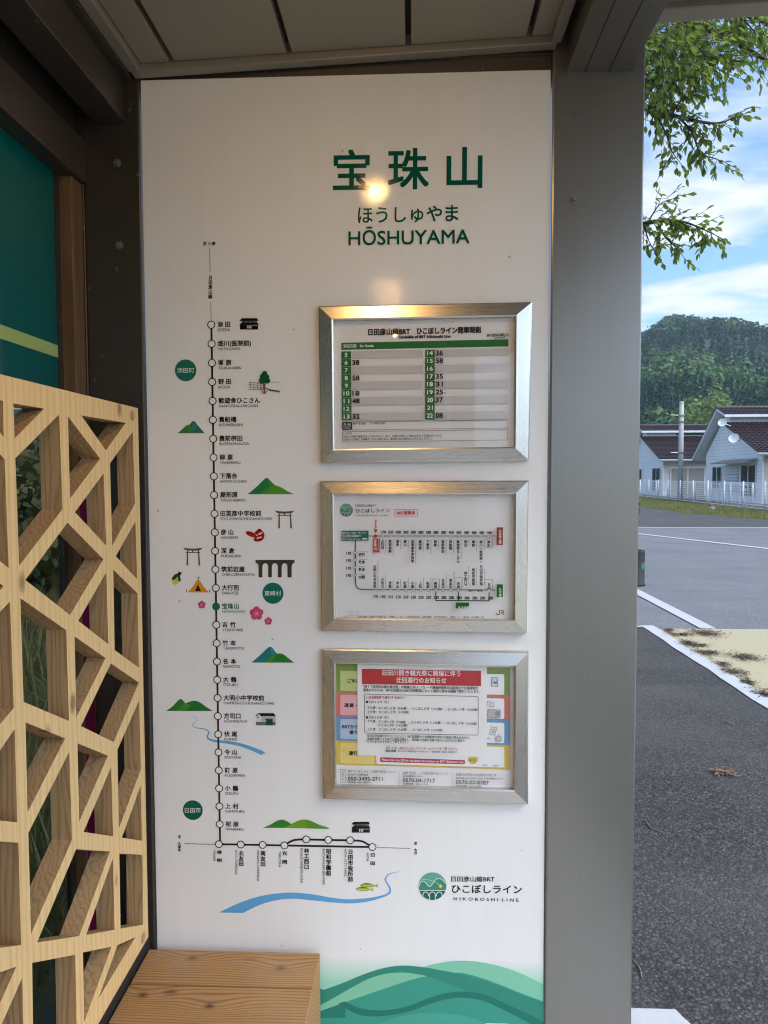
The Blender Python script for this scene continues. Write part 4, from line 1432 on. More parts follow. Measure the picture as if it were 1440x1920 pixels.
P.text('JR九州あんしんサポートネット受付案内センター', 907, 880, 1213, 886, 12, DKT, 0.015)
P.text('0570-07-8787', 907, 906, 1117, 911, 24, DKT, 0.022)
P.text('（受付時間）5:30～24:00', 905, 930, 1066, 933, 11, DKT, 0.015)
P.build('leaflet_lettering', s3)

# --- loose notice sheet in front of the leaflet
NY = -0.0085
q = [hit(590 + x / 3.4286, 1200 + y / 3.4286, 1, NY) for x, y in ((275, 156), (1107, 166), (1106, 753), (275, 742))]
c = sum(q, Vector()) / 4
notice = thing('notice_sheet', 'white notice sheet with red heading tucked over the striped leaflet', 'notice', (c.x, NY, q[3].z))
M['sheet'] = plain('notice_paper', (0.82, 0.81, 0.79), 0.6, 0, 0.015, 5)
m = MB()
nx, nz = 10, 8
vs, fs = [], []
for k in range(2):
    for j in range(nz + 1):
        for i in range(nx + 1):
            a, b = i / nx, j / nz
            pt = q[0] * (1 - a) * (1 - b) + q[1] * a * (1 - b) + q[2] * a * b + q[3] * (1 - a) * b
            vs.append((pt.x, NY + 0.0003 * k, pt.z))
st_ = (nx + 1) * (nz + 1)
for j in range(nz):
    for i in range(nx):
        a = j * (nx + 1) + i
        fs += [(a, a + 1, a + nx + 2, a + nx + 1), (st_ + a, st_ + a + nx + 1, st_ + a + nx + 2, st_ + a + 1)]
m.add(vs, fs)
m.build('sheet', M['sheet'], notice)
P = Print(NY - 0.0003, True).zoom(590, 1200, 3.4286)
P.poly([(304, 185), (1070, 198), (1070, 296), (304, 283)], (182, 26, 30))
P.text('日田川開き観光祭に開催に伴う', 437, 210, 936, 217, 34, WH, 0.012)
P.text('迂回運行のお知らせ', 525, 257, 846, 261, 34, WH, 0.012)
P.build('heading', notice)
P = Print(NY - 0.0003, True).zoom(590, 1200, 3.4286)
P.line([(330, 348), (1042, 362), (1050, 366), (1052, 374), (1051, 602), (1048, 609), (1040, 611), (332, 598), (323, 594), (320, 586), (321, 358), (323, 350)], 3, (70, 68, 68), True)
P.text('「第７７回日田川開き観光祭」の開催に伴い、パレード開催時間帯日田駅周辺で交通規制が', 312, 299, 1050, 310, 18, BLK, 0.014)
P.text('実施されるため、BRT日田駅からBRT光岡駅間において通常と異なる経路で運行いたします。', 312, 320, 1063, 332, 18, BLK, 0.014)
P.text('～迂回経路で運行するBRT～', 328, 367, 584, 370, 18, (170, 40, 60), 0.014)
P.text('■５月２５日（土）', 330, 397, 475, 397, 16, BLK, 0.014)
P.text('下り便：ひこぼし３号（9:46着）、ひこぼし５号（11:33着）、ひこぼし７号（13:03着）', 337, 434, 1049, 447, 16, BLK, 0.014)
P.text('上り便：ひこぼし８号（11:05発）', 337, 461, 606, 463, 16, BLK, 0.014)
P.text('■５月２６日（日）', 330, 496, 475, 496, 16, BLK, 0.014)
P.text('下り便：ひこぼし3号（9:46着）、ひこぼし５号（11:33着）、ひこぼし７号（13:03着）', 337, 520, 1043, 536, 16, BLK, 0.014)
P.text('ひこぼし9号（14:23着）', 407, 545, 598, 547, 16, BLK, 0.014)
P.text('上り便：ひこぼし６号（5:35発）、ひこぼし８号（11:05発）', 337, 571, 822, 577, 16, BLK, 0.014)
P.text('当日は迂回運行を行うことにより、BRT日田駅から光岡駅間で約5分の遅延が見込まれます。', 338, 612, 998, 626, 16, BLK, 0.014)
P.text('道路状況等によりBRTに遅延が発生し、添田駅で列車にお乗り換えいただけない場合も', 338, 633, 963, 645, 16, BLK, 0.014)
P.text('ございますので予めご了承ください。', 338, 650, 602, 654, 16, BLK, 0.014)
P.text('詳しくは、BRTひこぼしラインホームページをご覧ください', 460, 690, 920, 697, 19, (168, 44, 66), 0.01)
rrect(P, [(457, 702), (524, 703), (524, 716), (457, 715)], 3, (44, 128, 96))
P.text('お問合せ', 474, 708, 508, 709, 8, WH)
P.text('JR九州バス添田支店 050-3495-3711 （営業時間：始発～終発まで）', 535, 710, 916, 717, 11, BLK, 0.012)
P.build('notice_lettering', notice)

# ---------------------------------------------------------------- wooden lattice screen on the back wall
LX = -0.628
def z6(x, y):
    return (x / 3.2, 700 + y / 3.2)
def z7(x, y):
    return (x / 3.097, 1300 + y / 3.097)
A6, A7 = z6, z7
holes = [
    [A6(18, 165), A6(22, 382), A6(-170, 128)],
    [A6(80, 180), A6(265, 212), A6(88, 390)],
    [A6(92, 510), A6(355, 247), A6(375, 815), A6(115, 1155)],
    [A6(408, 258), A6(600, 512), A6(420, 752)],
    [A6(487, 252), A6(755, 297), A6(635, 462)],
    [A6(797, 350), A6(809, 783), A6(673, 1035), A6(660, 540)],
    [A6(622, 600), A6(637, 1033), A6(450, 833)],
    [A6(405, 895), A6(620, 1115), A6(420, 1450), A6(152, 1240)],
    [A6(813, 888), A6(823, 1236), A6(695, 1097)],
    [A6(680, 1178), A6(825, 1320), A6(833, 1766), A6(688, 1660)],
    [A6(638, 1193), A6(650, 1625), A6(470, 1485)],
    [A6(122, 1348), A6(398, 1542), A7(400, 160), A7(137, 50)],
    [A6(448, 1578), A6(633, 1708), A7(443, 140)],
    [A6(665, 1740), A6(833, 1855), A7(660, 283), A7(470, 190)],
    [A7(808, 40), A7(818, 440), A7(690, 785), A7(682, 328)],
    [A7(148, 168), A7(378, 262), A7(160, 690)],
    [A7(402, 340), A7(418, 850), A7(180, 1397), A7(165, 810)],
    [A7(450, 290), A7(627, 362), A7(460, 745)],
    [A7(645, 428), A7(656, 830), A7(485, 805)],
    [A7(818, 533), A7(824, 856), A7(708, 838)],
    [A7(442, 905), A7(638, 918), A7(460, 1409), A7(215, 1447)],
    [A7(655, 958), A7(665, 1373), A7(500, 1403)],
    [A7(693, 930), A7(827, 938), A7(830, 1351), A7(700, 1366)],
    [A7(187, 1565), A7(437, 1518), A7(446, 2010), A7(196, 2260)],
    [A7(482, 1505), A7(647, 1472), A7(489, 1925)],
    [A7(683, 1462), A7(787, 1445), A7(570, 1820)],
    [A6(28, 515), A6(52, 1168), A6(-150, 1010), A6(-190, 300)],
    [A6(22, 1277), A6(-150, 1160), A6(-170, 1500)],
    [A6(60, 1368), A7(80, 85), A7(-120, 320), A6(-140, 1580)],
    [A7(85, 207), A7(100, 749), A7(-110, 728), A7(-100, 480)],
    [A7(0, 860), A7(107, 868), A7(122, 1462), A7(-90, 1488), A7(-100, 855)],
    [A7(95, 1588), A7(-60, 1640), A7(-60, 1930)],
    [A7(130, 1650), A7(140, 2330), A7(-60, 2080)],
]
def yz(q):
    h = hit(*q, 0, LX)
    return (h.y, h.z)
Y0L, Y1L, ZT, ZB = -0.745, -0.030, 1.677, 0.432
def lattice_layer(name, x0, x1, parent):
    cu = bpy.data.curves.new('c', 'CURVE')
    cu.dimensions = '2D'
    cu.fill_mode = 'BOTH'
    cu.extrude = abs(x1 - x0) / 2
    polys = [[(Y0L, ZB), (Y1L, ZB), (Y1L, ZT), (Y0L, ZT)]] + [[(max(a, Y0L + .03), max(b, ZB + .05)) for a, b in map(yz, hl)] for hl in holes]
    for p in polys:
        s_ = cu.splines.new('POLY')
        s_.points.add(len(p) - 1)
        for pt, (a, b) in zip(s_.points, p):
            pt.co = (a, b, 0, 1)
        s_.use_cyclic_u = True
    o = bpy.data.objects.new('c', cu)
    me0 = o.to_mesh()
    v = [((x0 + x1) / 2 + p.co.z, p.co.x, p.co.y) for p in me0.vertices]
    f = [tuple(p.vertices) for p in me0.polygons]
    o.to_mesh_clear()
    bpy.data.objects.remove(o)
    m = MB()
    m.add(v, f)
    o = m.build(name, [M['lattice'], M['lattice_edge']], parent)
    bm = bmesh.new()
    bm.from_mesh(o.data)
    bmesh.ops.remove_doubles(bm, verts=bm.verts, dist=1e-5)
    bmesh.ops.recalc_face_normals(bm, faces=bm.faces)
    bm.normal_update()
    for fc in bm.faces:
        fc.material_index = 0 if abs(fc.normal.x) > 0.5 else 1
    bm.to_mesh(o.data)
    bm.free()
    return o
lat = thing('lattice_screen', 'pale softwood lattice screen of angled openings beside the station board', 'wooden screen', (LX - 0.05, -0.38, ZB), 'lattice screens along the back wall')
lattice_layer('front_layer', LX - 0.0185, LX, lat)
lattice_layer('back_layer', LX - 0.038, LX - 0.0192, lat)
M['plug'] = m_wood('screw_plug_wood', (0.50, 0.33, 0.16), (0.42, 0.27, 0.12), (0.3, 0.17, 0.07), 1, rings=90)
for pt in (A6(793, 254), A7(831, 1420)):
    h = hit(*pt, 0, LX + 0.0004)
    m = MB()
    n = 24
    vs = [(LX + 0.0009, h.y, h.z)] + [(LX + 0.0004, h.y + 0.0125 * math.cos(2 * math.pi * k / n), h.z + 0.0125 * math.sin(2 * math.pi * k / n)) for k in range(n)]
    m.add(vs, [(0, k + 1, (k + 1) % n + 1) for k in range(n)])
    m.build('screw_plug', M['plug'], lat)
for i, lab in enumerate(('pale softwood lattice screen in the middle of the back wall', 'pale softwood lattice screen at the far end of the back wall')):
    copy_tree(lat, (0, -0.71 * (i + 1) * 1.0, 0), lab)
# ---------------------------------------------------------------- bench of thick crosswise timbers
bench = thing('bench', 'brown timber bench of thick crosswise beams in the shelter corner', 'bench', (-0.41, -1.0, 0))
BZ = 0.398
kn = []
for x, y, r in ((460, 565, .015), (940, 620, .015), (195, 765, .015), (555, 825, .014)):
    h = G(200 + x / 2.88, 1600 + y / 2.88, BZ)
    kn.append((h.x, h.y, r))
M['bench'] = m_wood('bench_cedar', (0.46, 0.265, 0.11), (0.36, 0.195, 0.078), (0.125, 0.056, 0.02), 0, kn, rings=230, rough=0.6, warpf=0.022, lines=0.62, patch=(0.38, 0.27, 0.16))
t0_ = G(200 + 690 / 2.88, 1600 + 715 / 2.88, BZ).y
ya = -0.024
yb_ = t0_ + 0.001
edges = [(yb_, ya)]
y = yb_ - 0.005
while y > -1.9:
    edges.append((y - 0.112, y))
    y -= 0.117
for i, (a, b) in enumerate(edges):
    m = MB()
    m.box(-0.629, -0.2205 - 0.0012 * (i % 2), a, b, BZ - 0.19, BZ)
    m.build('timber', M['bench'], bench, bevel=0.0022)
for yy_ in (-0.16, -1.0, -1.80):
    for xx in (-0.56, -0.27):
        m = MB()
        m.box(xx - 0.02, xx + 0.02, yy_ - 0.02, yy_ + 0.02, 0.035, BZ - 0.1905)
        m.build('leg', M['black'], bench)

# ---------------------------------------------------------------- ground, pavement, road
def sheet(name, pts, z, mat, k='structure'):
    m = MB()
    m.add([(x, y, z) for x, y in pts], [tuple(range(len(pts)))])
    return kind(m.build(name, mat), k)
t = NT('soil_and_grass')
v = t.coord()
c = t.mix(t.ramp(t.noise(v, 0.35, 6, 0.6), [(0.4, 0.0), (0.6, 1.0)]), (0.07, 0.062, 0.05), (0.075, 0.095, 0.035))
c = t.mix(t.math('MULTIPLY', t.noise(v, 9, 5, 0.7), 0.6), c, (0.03, 0.028, 0.022))
M['soil'] = t.done(t.pbr(c, 0.9, normal=t.bump(t.noise(v, 14, 5, 0.7), 0.6, 0.03)))
M['pave'] = m_asphalt('dark_pavement_asphalt', (0.013, 0.0125, 0.0115), (0.19, 0.18, 0.165), 96, 0.45)
M['road'] = m_asphalt('grey_road_asphalt', (0.10, 0.103, 0.108), (0.34, 0.343, 0.35), 80, 0.35)
M['oldroad'] = m_asphalt('old_dark_asphalt', (0.045, 0.043, 0.042), (0.15, 0.145, 0.14), 40, 0.5)
M['yellow'] = m_paint('buff_road_surface', (0.42, 0.365, 0.215), 0.5)
M['white'] = m_paint('white_road_paint', (0.47, 0.475, 0.475), 0.6)
M['slab'] = m_paint('pale_concrete_base', (0.50, 0.50, 0.49), 0.35)
M['concrete'] = plain('pale_concrete', (0.42, 0.41, 0.39), 0.8, 0, 0.15, 3, 0.3)
sheet('ground', [(-2500, -2500), (2500, -2500), (2500, 2500), (-2500, 2500)], -0.012, M['soil'])
sheet('road', [(-1.2, -90), (70, -90), (60, 21.9), (30, 20.2), (5, 19.9), (-1.2, 19.9)], -0.004, M['road'])
sheet('pavement', [(-1.15, -30), (2.36, -30), (2.36, 5.66), (-1.15, 5.66)], 0.0, M['pave'])
sheet('roadside_soil', [(-1.2, 19.95), (5, 19.95), (30, 20.25), (14.4, 29.0), (9, 33.5), (-1.2, 33.5)], -0.007, M['oldroad'])
sheet('paved_patch', [(2.425, -20), (9.0, -20), (9.0, 5.52), (2.425, 5.52)], 0.003, M['yellow'])
def strip(name, pts, wd, z=0.006):
    P_ = []
    Q_ = []
    for i in range(len(pts)):
        a, b = Vector(pts[max(i - 1, 0)]), Vector(pts[min(i + 1, len(pts) - 1)])
        d = (b - a).normalized()
        n = Vector((-d.y, d.x)) * wd / 2
        P_.append((Vector(pts[i]) + n)[:])
        Q_.append((Vector(pts[i]) - n)[:])
    m = MB()
    n = len(pts)
    m.add([(x, y, z) for x, y in P_ + Q_], [(i, i + 1, n + i + 1, n + i) for i in range(n - 1)])
    return kind(m.build(name, M['white']), 'structure')
random.seed(3)
strip('road_line', [(2.36 + 0.006 * math.sin(y * 5.1) + 0.004 * math.sin(y * 13), y) for y in [-20 + 0.25 * i for i in range(103)]] + [(2.36, 5.66)], 0.125)
strip('road_line', [(2.34, 5.61), (1.3, 5.61)], 0.05, 0.0065)
strip('road_line', [(2.92, 5.525), (2.92, 9.0), (2.92, 16)], 0.15)
a, b = G(1193, 1000.5), G(1440, 1029)
d = (b - a).normalized()
strip('road_line', [(a - d * 10)[:2], a[:2], b[:2], (b + d * 12)[:2]], 0.17)
strip('road_line', [(-1, 19.55), (40, 19.75)], 0.16)
# pale concrete base of the shelter, its chamfered corner showing beside the post
hb = 0.035
q1, q2, q3 = G(1267, 1890, hb), G(1279, 1903, hb), G(1291, 1921, hb)
pa = [(-0.95, -4.75), (q3.x + .012, -4.75), (q3.x + .012, q3.y), (q2.x, q2.y), (q1.x, q1.y), (-0.95, q1.y)]
m = MB()
n = len(pa)
m.add([(x, y, z) for z in (-0.02, hb) for x, y in pa], [tuple(range(n)), tuple(n + i for i in range(n))] + [(i, (i + 1) % n, n + (i + 1) % n, n + i) for i in range(n)])
kind(m.build('shelter_floor', M['slab'], bevel=0.006), 'structure')

# litter blown along the buff surface
def flecks(name, spots, cnt, mat, s0, s1, z0=0.007, kd='stuff'):
    m = MB()
    for _ in range(cnt):
        cx, cy, rx, ry, rot = random.choices(spots, [s_[2] * s_[3] for s_ in spots])[0]
        r, th = abs(random.gauss(0, 0.55)), random.uniform(0, 2 * math.pi)
        x_, y_ = r * rx * math.cos(th), r * ry * math.sin(th)
        x, y = cx + x_ * math.cos(rot) - y_ * math.sin(rot), cy + x_ * math.sin(rot) + y_ * math.cos(rot)
        a = random.uniform(0, math.pi)
        l, wd = random.uniform(s0, s1), random.uniform(s0, s1) * 0.35
        z = z0 + random.uniform(0, 0.012)
        ca, sa = math.cos(a), math.sin(a)
        tz = random.uniform(-0.3, 0.3) * l
        m.add([(x - l * ca, y - l * sa, z), (x + wd * sa, y - wd * ca, z + .002), (x + l * ca, y + l * sa, z + abs(tz)), (x - wd * sa, y + wd * ca, z + .003)], [(0, 1, 2, 3)])
    return kind(m.build(name, mat), kd)
t = NT('dead_plant_litter')
gi = t.n('ShaderNodeNewGeometry')
M['litter'] = t.done(t.pbr(t.ramp(gi.outputs['Random Per Island'], [(0.0, (0.05, 0.032, 0.022)), (0.6, (0.11, 0.07, 0.045)), (1.0, (0.17, 0.12, 0.075))]), 0.85))
def g4(x, y):
    return G(960 + x / 3, 960 + y / 3)
spots = []
for x, y, w_, h_ in ((1090, 686, 95, 26), (1310, 822, 110, 28), (960, 694, 80, 12), (1000, 745, 60, 22), (1110, 795, 80, 18), (1250, 905, 70, 26), (1330, 965, 50, 20), (1420, 1030, 60, 30), (885, 668, 40, 12), (1060, 755, 60, 10), (1190, 860, 50, 14)):
    c_ = g4(x, y)
    e_ = g4(x + w_, y)
    f_ = g4(x, y + h_)
    spots.append((c_.x, c_.y, abs(e_.x - c_.x), abs(f_.y - c_.y) * 0.9, 0))
flecks('litter', spots, 3000, M['litter'], 0.006, 0.022)
spots2 = [(2.47, 0.5 + 0.4 * k, 0.05, 0.3, 0) for k in range(13)]
flecks('litter', spots2, 1200, M['litter'], 0.005, 0.018)
sp3 = []
for k in range(60):
    c_ = G(random.uniform(1190, 1440), random.uniform(1240, 1900))
    sp3.append((c_.x, c_.y, 0.25, 0.4, 0))
flecks('litter', sp3, 260, M['litter'], 0.003, 0.011)
c_ = G(1355, 1452)
flecks('litter', [(c_.x, c_.y, 0.10, 0.05, -0.3)], 90, plain('dry_brown_leaf', (0.22, 0.12, 0.06), 0.8), 0.006, 0.02)
# single twigs on the pavement
M['twig'] = plain('dry_twig', (0.20, 0.16, 0.11), 0.85, 0, 0.3, 40)
tw = [((1210, 1538), (1220, 1552), (1240, 1560), (1246, 1564), 'bent dry twig lying on the dark pavement beside the post'),
      ((1187, 1800), (1198, 1812), (1202, 1822), (1203, 1832), 'forked grey twig lying low beside the foot of the post'),
      ((1360, 1352), (1368, 1357), (1374, 1358), (1377, 1352), 'short hooked twig lying farther out on the dark pavement')]
for *pts, lab in tw:
    m = MB()
    m.tube([G(*p_, 0.006) for p_ in pts], [0.003, 0.0026, 0.002, 0.0012], 6)
    tag(m.build('twig', M['twig'], smooth=True), lab, 'twig', 'twigs on the pavement')

# bollards
M['bollard'] = plain('black_rubber', (0.009, 0.009, 0.0095), 0.65, 0, 0.2, 12)
M['tape'] = plain('green_tape', (0.05, 0.15, 0.115), 0.5)
def bollard(x, y, lab, h=0.49):
    B = thing('bollard', lab, 'bollard', (x, y, 0), 'black bollards on the road edge')
    m = MB()
    m.lathe([(0.0, 0.0), (0.118, 0.0), (0.118, 0.02), (0.108, 0.025), (0.108, h - .03), (0.104, h - .004), (0.094, h), (0.082, h - .006), (0.078, h - .07), (0.0, h - .07)], (x, y, 0.0), 36)
    m.build('body', M['bollard'], B, smooth=True)
    m = MB()
    for s in (0, 1):
        zz_ = (h * .50, h * .66)
        a0 = -2.6
        vs = []
        for k in range(13):
            a = a0 + 0.12 * k + s * 0
            for z in zz_:
                vs.append((x + (0.1095 + s * .0006) * math.cos(a), y + (0.1095 + s * .0006) * math.sin(a), z + 0.01 * math.sin(k)))
        m.add(vs, [(2 * k, 2 * k + 2, 2 * k + 3, 2 * k + 1) for k in range(12)])
        break
    m2 = MB()
    a0 = -1.25
    vs = []
    for k in range(9):
        a = a0 + 0.12 * k
        for z in (h * .50 - 0.012 * (k % 3), h * .64 + .004 * k):
            vs.append((x + 0.1096 * math.cos(a), y + 0.1096 * math.sin(a), z))
    m2.add(vs, [(2 * k, 2 * k + 2, 2 * k + 3, 2 * k + 1) for k in range(8)])
    m2.build('tape_patch', M['tape'], B)
    return B
c_ = G(1193, 1097)
bollard(c_.x, c_.y, 'black round bollard with torn green tape half hidden by the post')
c_ = G(1194.5, 962)
bollard(c_.x, c_.y, 'small far black bollard standing at the edge of the grass verge', 0.44)
c_ = G(1335, 956)
t_ = thing('boundary_marker', 'small red capped boundary marker standing in the grass verge', 'marker', (c_.x, c_.y, 0))
M['redcap'] = plain('red_marker_cap', (0.35, 0.05, 0.04), 0.5)
m = MB()
m.box(c_.x - .09, c_.x + .09, c_.y - .09, c_.y + .09, 0, 0.16)
m.build('post', M['concrete'], t_, bevel=0.01)
m = MB()
m.box(c_.x - .1, c_.x + .1, c_.y - .1, c_.y + .1, 0.1605, 0.24)
m.build('cap', M['redcap'], t_, bevel=0.02)

# ---------------------------------------------------------------- grass verge
M['grass'] = m_leaf('verge_grass', (0.13, 0.145, 0.035), (0.30, 0.27, 0.10), 0.3)
M['drygrass'] = m_leaf('dry_bank_grass', (0.12, 0.13, 0.05), (0.34, 0.29, 0.15), 0.25)
FA, FB = G(1200, 931.5), G(1422, 957)
fd = (FB - FA).normalized()
def blades(name, sampler, cnt, mat, h0, h1, wd):
    vs, fs = [], []
    for _ in range(cnt):
        x, y, z = sampler()
        a = random.uniform(0, 2 * math.pi)
        h = random.uniform(h0, h1)
        lx, ly = random.gauss(0, .35) * h, random.gauss(0, .35) * h
        dx, dy = wd * math.cos(a), wd * math.sin(a)
        b = len(vs)
        vs += [(x - dx, y - dy, z), (x + dx, y + dy, z), (x + lx * .4 + dx * .7, y + ly * .4 + dy * .7, z + h * .6), (x + lx * .4 - dx * .7, y + ly * .4 - dy * .7, z + h * .6), (x + lx, y + ly, z + h)]
        fs += [(b, b + 1, b + 2, b + 3), (b + 3, b + 2, b + 4)]
    m = MB()
    m.v, m.f, m.mi = vs, fs, [0] * len(fs)
    return kind(m.build(name, mat), 'stuff')
lo = [G(1150, 940), G(1200, 949), G(1290, 963), G(1440, 974), G(1640, 985)]
hi = [G(1150, 926.5), G(1200, 931.5), G(1290, 943), G(1440, 959), G(1640, 981)]
def verge():
    s_ = random.uniform(0, 3.999)
    i = int(s_)
    f = s_ - i
    p = lo[i].lerp(lo[i + 1], f)
    q = hi[i].lerp(hi[i + 1], f)
    # even per area: weight towards long cross sections
    r = p.lerp(q, random.random())
    if noise.noise((r.x * .5, r.y * .5, 0)) < -0.05 and random.random() < .8:
        return verge()
    return (r.x, r.y, -0.01)
blades('grass', verge, 26000, M['grass'], 0.03, 0.12, 0.013)

# bank and weeds behind the shelter (seen through the lattice openings)
m = MB()
m.add([(-1.0, -9, -0.01), (-2.6, -9, 0.5), (-7, -9, 1.2), (-1.0, 9, -0.01), (-2.6, 9, 0.5), (-7, 9, 1.2), (-30, -9, 3), (-30, 9, 3)], [(0, 1, 4, 3), (1, 2, 5, 4), (2, 6, 7, 5)])
kind(m.build('bank', M['soil']), 'structure')
def bankp():
    u = random.random()
    x = -1.1 - 5.5 * u ** 1.3
    z = 0.5 * min(1, (-x - 1) / 1.6) + 0.7 * max(0, (-x - 2.6) / 4.4)
    return (x, random.uniform(-2, 3.5), z - .02)
blades('grass', bankp, 16000, M['drygrass'], 0.06, 0.34, 0.006)

# ---------------------------------------------------------------- cherry tree
random.seed(21)
M['cherry'] = m_leaf('cherry_leaf', (0.07, 0.13, 0.034), (0.21, 0.285, 0.075), 0.52)
M['bark'] = plain('dark_cherry_bark', (0.055, 0.045, 0.04), 0.85, 0, 0.35, 20, 0.5)
TD = 6.6                                     # distance of the hanging boughs
def Z2p(x, y, d=None):
    px, py = 960 + x / 3, y / 3
    r = ray(px, py)
    return CAM + r * ((d or TD) / r.y)
def Z3p(x, y, d=None):
    return Z2p(x, y + 1440, d)
tx, ty = 1.62, 5.15
cherry = thing('cherry_tree', 'leafy cherry tree with drooping boughs hanging behind the shelter post', 'tree', (tx, ty, 0))
m = MB()
trunk = [(tx, ty, -0.05), (tx + .02, ty + .02, 0.8), (tx - .05, ty + .05, 1.7), (tx - .02, ty, 2.6), (tx - .12, ty - .05, 3.6), (tx - .1, ty + .1, 5.0), (tx + .1, ty + .2, 6.4), (tx, ty + .1, 7.6)]
m.tube(trunk, [.16, .125, .115, .11, .1, .075, .05, .02], 14)
m.build('trunk', M['bark'], cherry, smooth=True)
limbs = []
def limb(pts, r0, r1):
    pts = [Vector(p) for p in pts]
    # smooth through the points
    q = []
    for i in range(len(pts) - 1):
        p0, p1, p2, p3 = pts[max(i - 1, 0)], pts[i], pts[i + 1], pts[min(i + 2, len(pts) - 1)]
        for k in range(5):
            t = k / 5
            q.append(0.5 * (2 * p1 + (p2 - p0) * t + (2 * p0 - 5 * p1 + 4 * p2 - p3) * t * t + (3 * p1 - p0 - 3 * p2 + p3) * t ** 3))
    q.append(pts[-1])
    n = len(q)
    m = MB()
    m.tube(q, [r0 + (r1 - r0) * i / (n - 1) for i in range(n)], 7)
    m.build('branch', M['bark'], cherry, smooth=True)
    limbs.append(q)
    return q
T_ = lambda z: Vector((tx - .1, ty, z))
A_ = limb([T_(3.4), Z2p(560, 640, 6.9), Z2p(750, 602), Z2p(870, 640), Z2p(1050, 684), Z2p(1180, 690), Z2p(1270, 640)], .035, .003)
A2 = limb([Z2p(930, 655), Z2p(1010, 740), Z2p(1060, 860), Z2p(1150, 895), Z2p(1190, 925)], .010, .0025)
A3 = limb([Z2p(800, 620), Z2p(870, 760), Z2p(900, 850), Z2p(945, 915)], .009, .0025)
A4 = limb([Z2p(900, 640), Z2p(960, 560), Z2p(1040, 535)], .008, .0025)
B_ = limb([T_(2.7), Z2p(560, 1300, 6.9), Z2p(740, 1258), Z2p(900, 1240), Z2p(1010, 1262), Z2p(1150, 1325)], .03, .003)
B2 = limb([Z2p(820, 1250), Z2p(860, 1330), Z2p(925, 1395), Z2p(960, 1440)], .009, .002)
B3 = limb([Z2p(760, 1258), Z2p(830, 1150), Z2p(900, 1120)], .008, .002)
B4 = limb([Z2p(740, 1258), Z2p(768, 1350), Z2p(795, 1400)], .008, .002)
C_ = limb([T_(4.6), Z2p(600, 60, 6.7), Z2p(980, 118), Z2p(1180, 196), Z2p(1300, 262), Z2p(1440, 345), Z2p(1560, 420)], .045, .008)
C2 = limb([Z2p(1335, 285), Z2p(1352, 335), Z2p(1370, 375), Z2p(1412, 410)], .005, .002)
D_ = limb([T_(4.2), Z2p(600, 240, 6.5), Z2p(800, 230, 6.5), Z2p(1000, 280, 6.5), Z2p(1200, 330, 6.5)], .03, .003)
D2 = limb([Z2p(900, 130, 6.3), Z2p(1000, 210, 6.3), Z2p(1100, 330, 6.3), Z2p(1140, 385, 6.3)], .01, .003)
E_ = limb([T_(4.0), Z2p(600, 400, 6.8), Z2p(770, 430, 6.7), Z2p(820, 520, 6.7), Z2p(800, 620, 6.7)], .02, .003)
E2 = limb([Z2p(830, 430, 6.6), Z2p(930, 430, 6.6), Z2p(960, 440, 6.6)], .008, .002)
H_ = limb([T_(5.2), Z2p(700, -200, 6.4), Z2p(1200, 40, 6.3), Z2p(1400, 120, 6.3), Z2p(1560, 230, 6.3)], .04, .006)
H2 = limb([Z2p(1230, 50, 6.3), Z2p(1320, 130, 6.3), Z2p(1380, 200, 6.3)], .01, .003)
leaf_v, leaf_f = [], []
def leaf(p, d, L):
    d = d.normalized()
    side = d.cross(Vector((random.gauss(0, .5), random.gauss(0, .5), 1))).normalized()
    up = side.cross(d).normalized()
    wd = L * random.uniform(.25, .33)
    cr_ = wd * random.uniform(.1, .5)
    b = len(leaf_v)
    bend = -L * random.uniform(0.0, .22)
    st = [(0, 0), (.22, .72), (.5, 1.0), (.78, .62), (1.0, 0)]
    mid, l_, r_ = [], [], []
    for s_, wf in st:
        c = p + d * (s_ * L) + Vector((0, 0, bend * s_ * s_))
        mid.append(c)
        l_.append(c + side * wd * wf + up * cr_ * wf)
        r_.append(c - side * wd * wf + up * cr_ * wf)
    pts = [mid[0], l_[1], l_[2], l_[3], mid[4], r_[3], r_[2], r_[1], mid[1], mid[2], mid[3]]
    leaf_v.extend(q[:] for q in pts)
    leaf_f.extend([tuple(b + i for i in f) for f in ((0, 8, 1), (8, 9, 2, 1), (9, 10, 3, 2), (10, 4, 3), (0, 7, 8), (8, 7, 6, 9), (9, 6, 5, 10), (10, 5, 4))])
def spray(p, d, L, n):
    """a small twig with alternate leaves"""
    d = d.normalized()
    q = p.copy()
    pts = [q.copy()]
    for i in range(n):
        d = (d + Vector((random.gauss(0, .18), random.gauss(0, .18), random.gauss(-.07, .12)))).normalized()
        q = q + d * (L / n)
        pts.append(q.copy())
        sd_ = d.cross(Vector((0, 0, 1)))
        s = 1 if i % 2 else -1
        ld = d * .55 + sd_ * s * random.uniform(.4, .9) + Vector((0, 0, random.uniform(-.42, .2)))
        leaf(q, ld, random.uniform(.045, .075))
    leaf(q, d + Vector((0, 0, -.15)), random.uniform(.05, .08))
    twigs.append(pts)
twigs = []
def dress(q, dens, i0=0.0, spread=.22, n0=3, n1=6):
    n = len(q)
    for i in range(int(n * i0), n - 1):
        seg = q[i + 1] - q[i]
        cnt = seg.length * dens
        k = int(cnt) + (random.random() < cnt % 1)
        for _ in range(k):
            p = q[i] + seg * random.random()
            d = seg.normalized() * random.uniform(.2, 1) + Vector((random.gauss(0, .6), random.gauss(0, .6), random.gauss(-.15, .5)))
            spray(p, d, random.uniform(spread * .6, spread * 1.3), random.randint(n0, n1))
    spray(q[-1], q[-1] - q[-2], spread, n1)
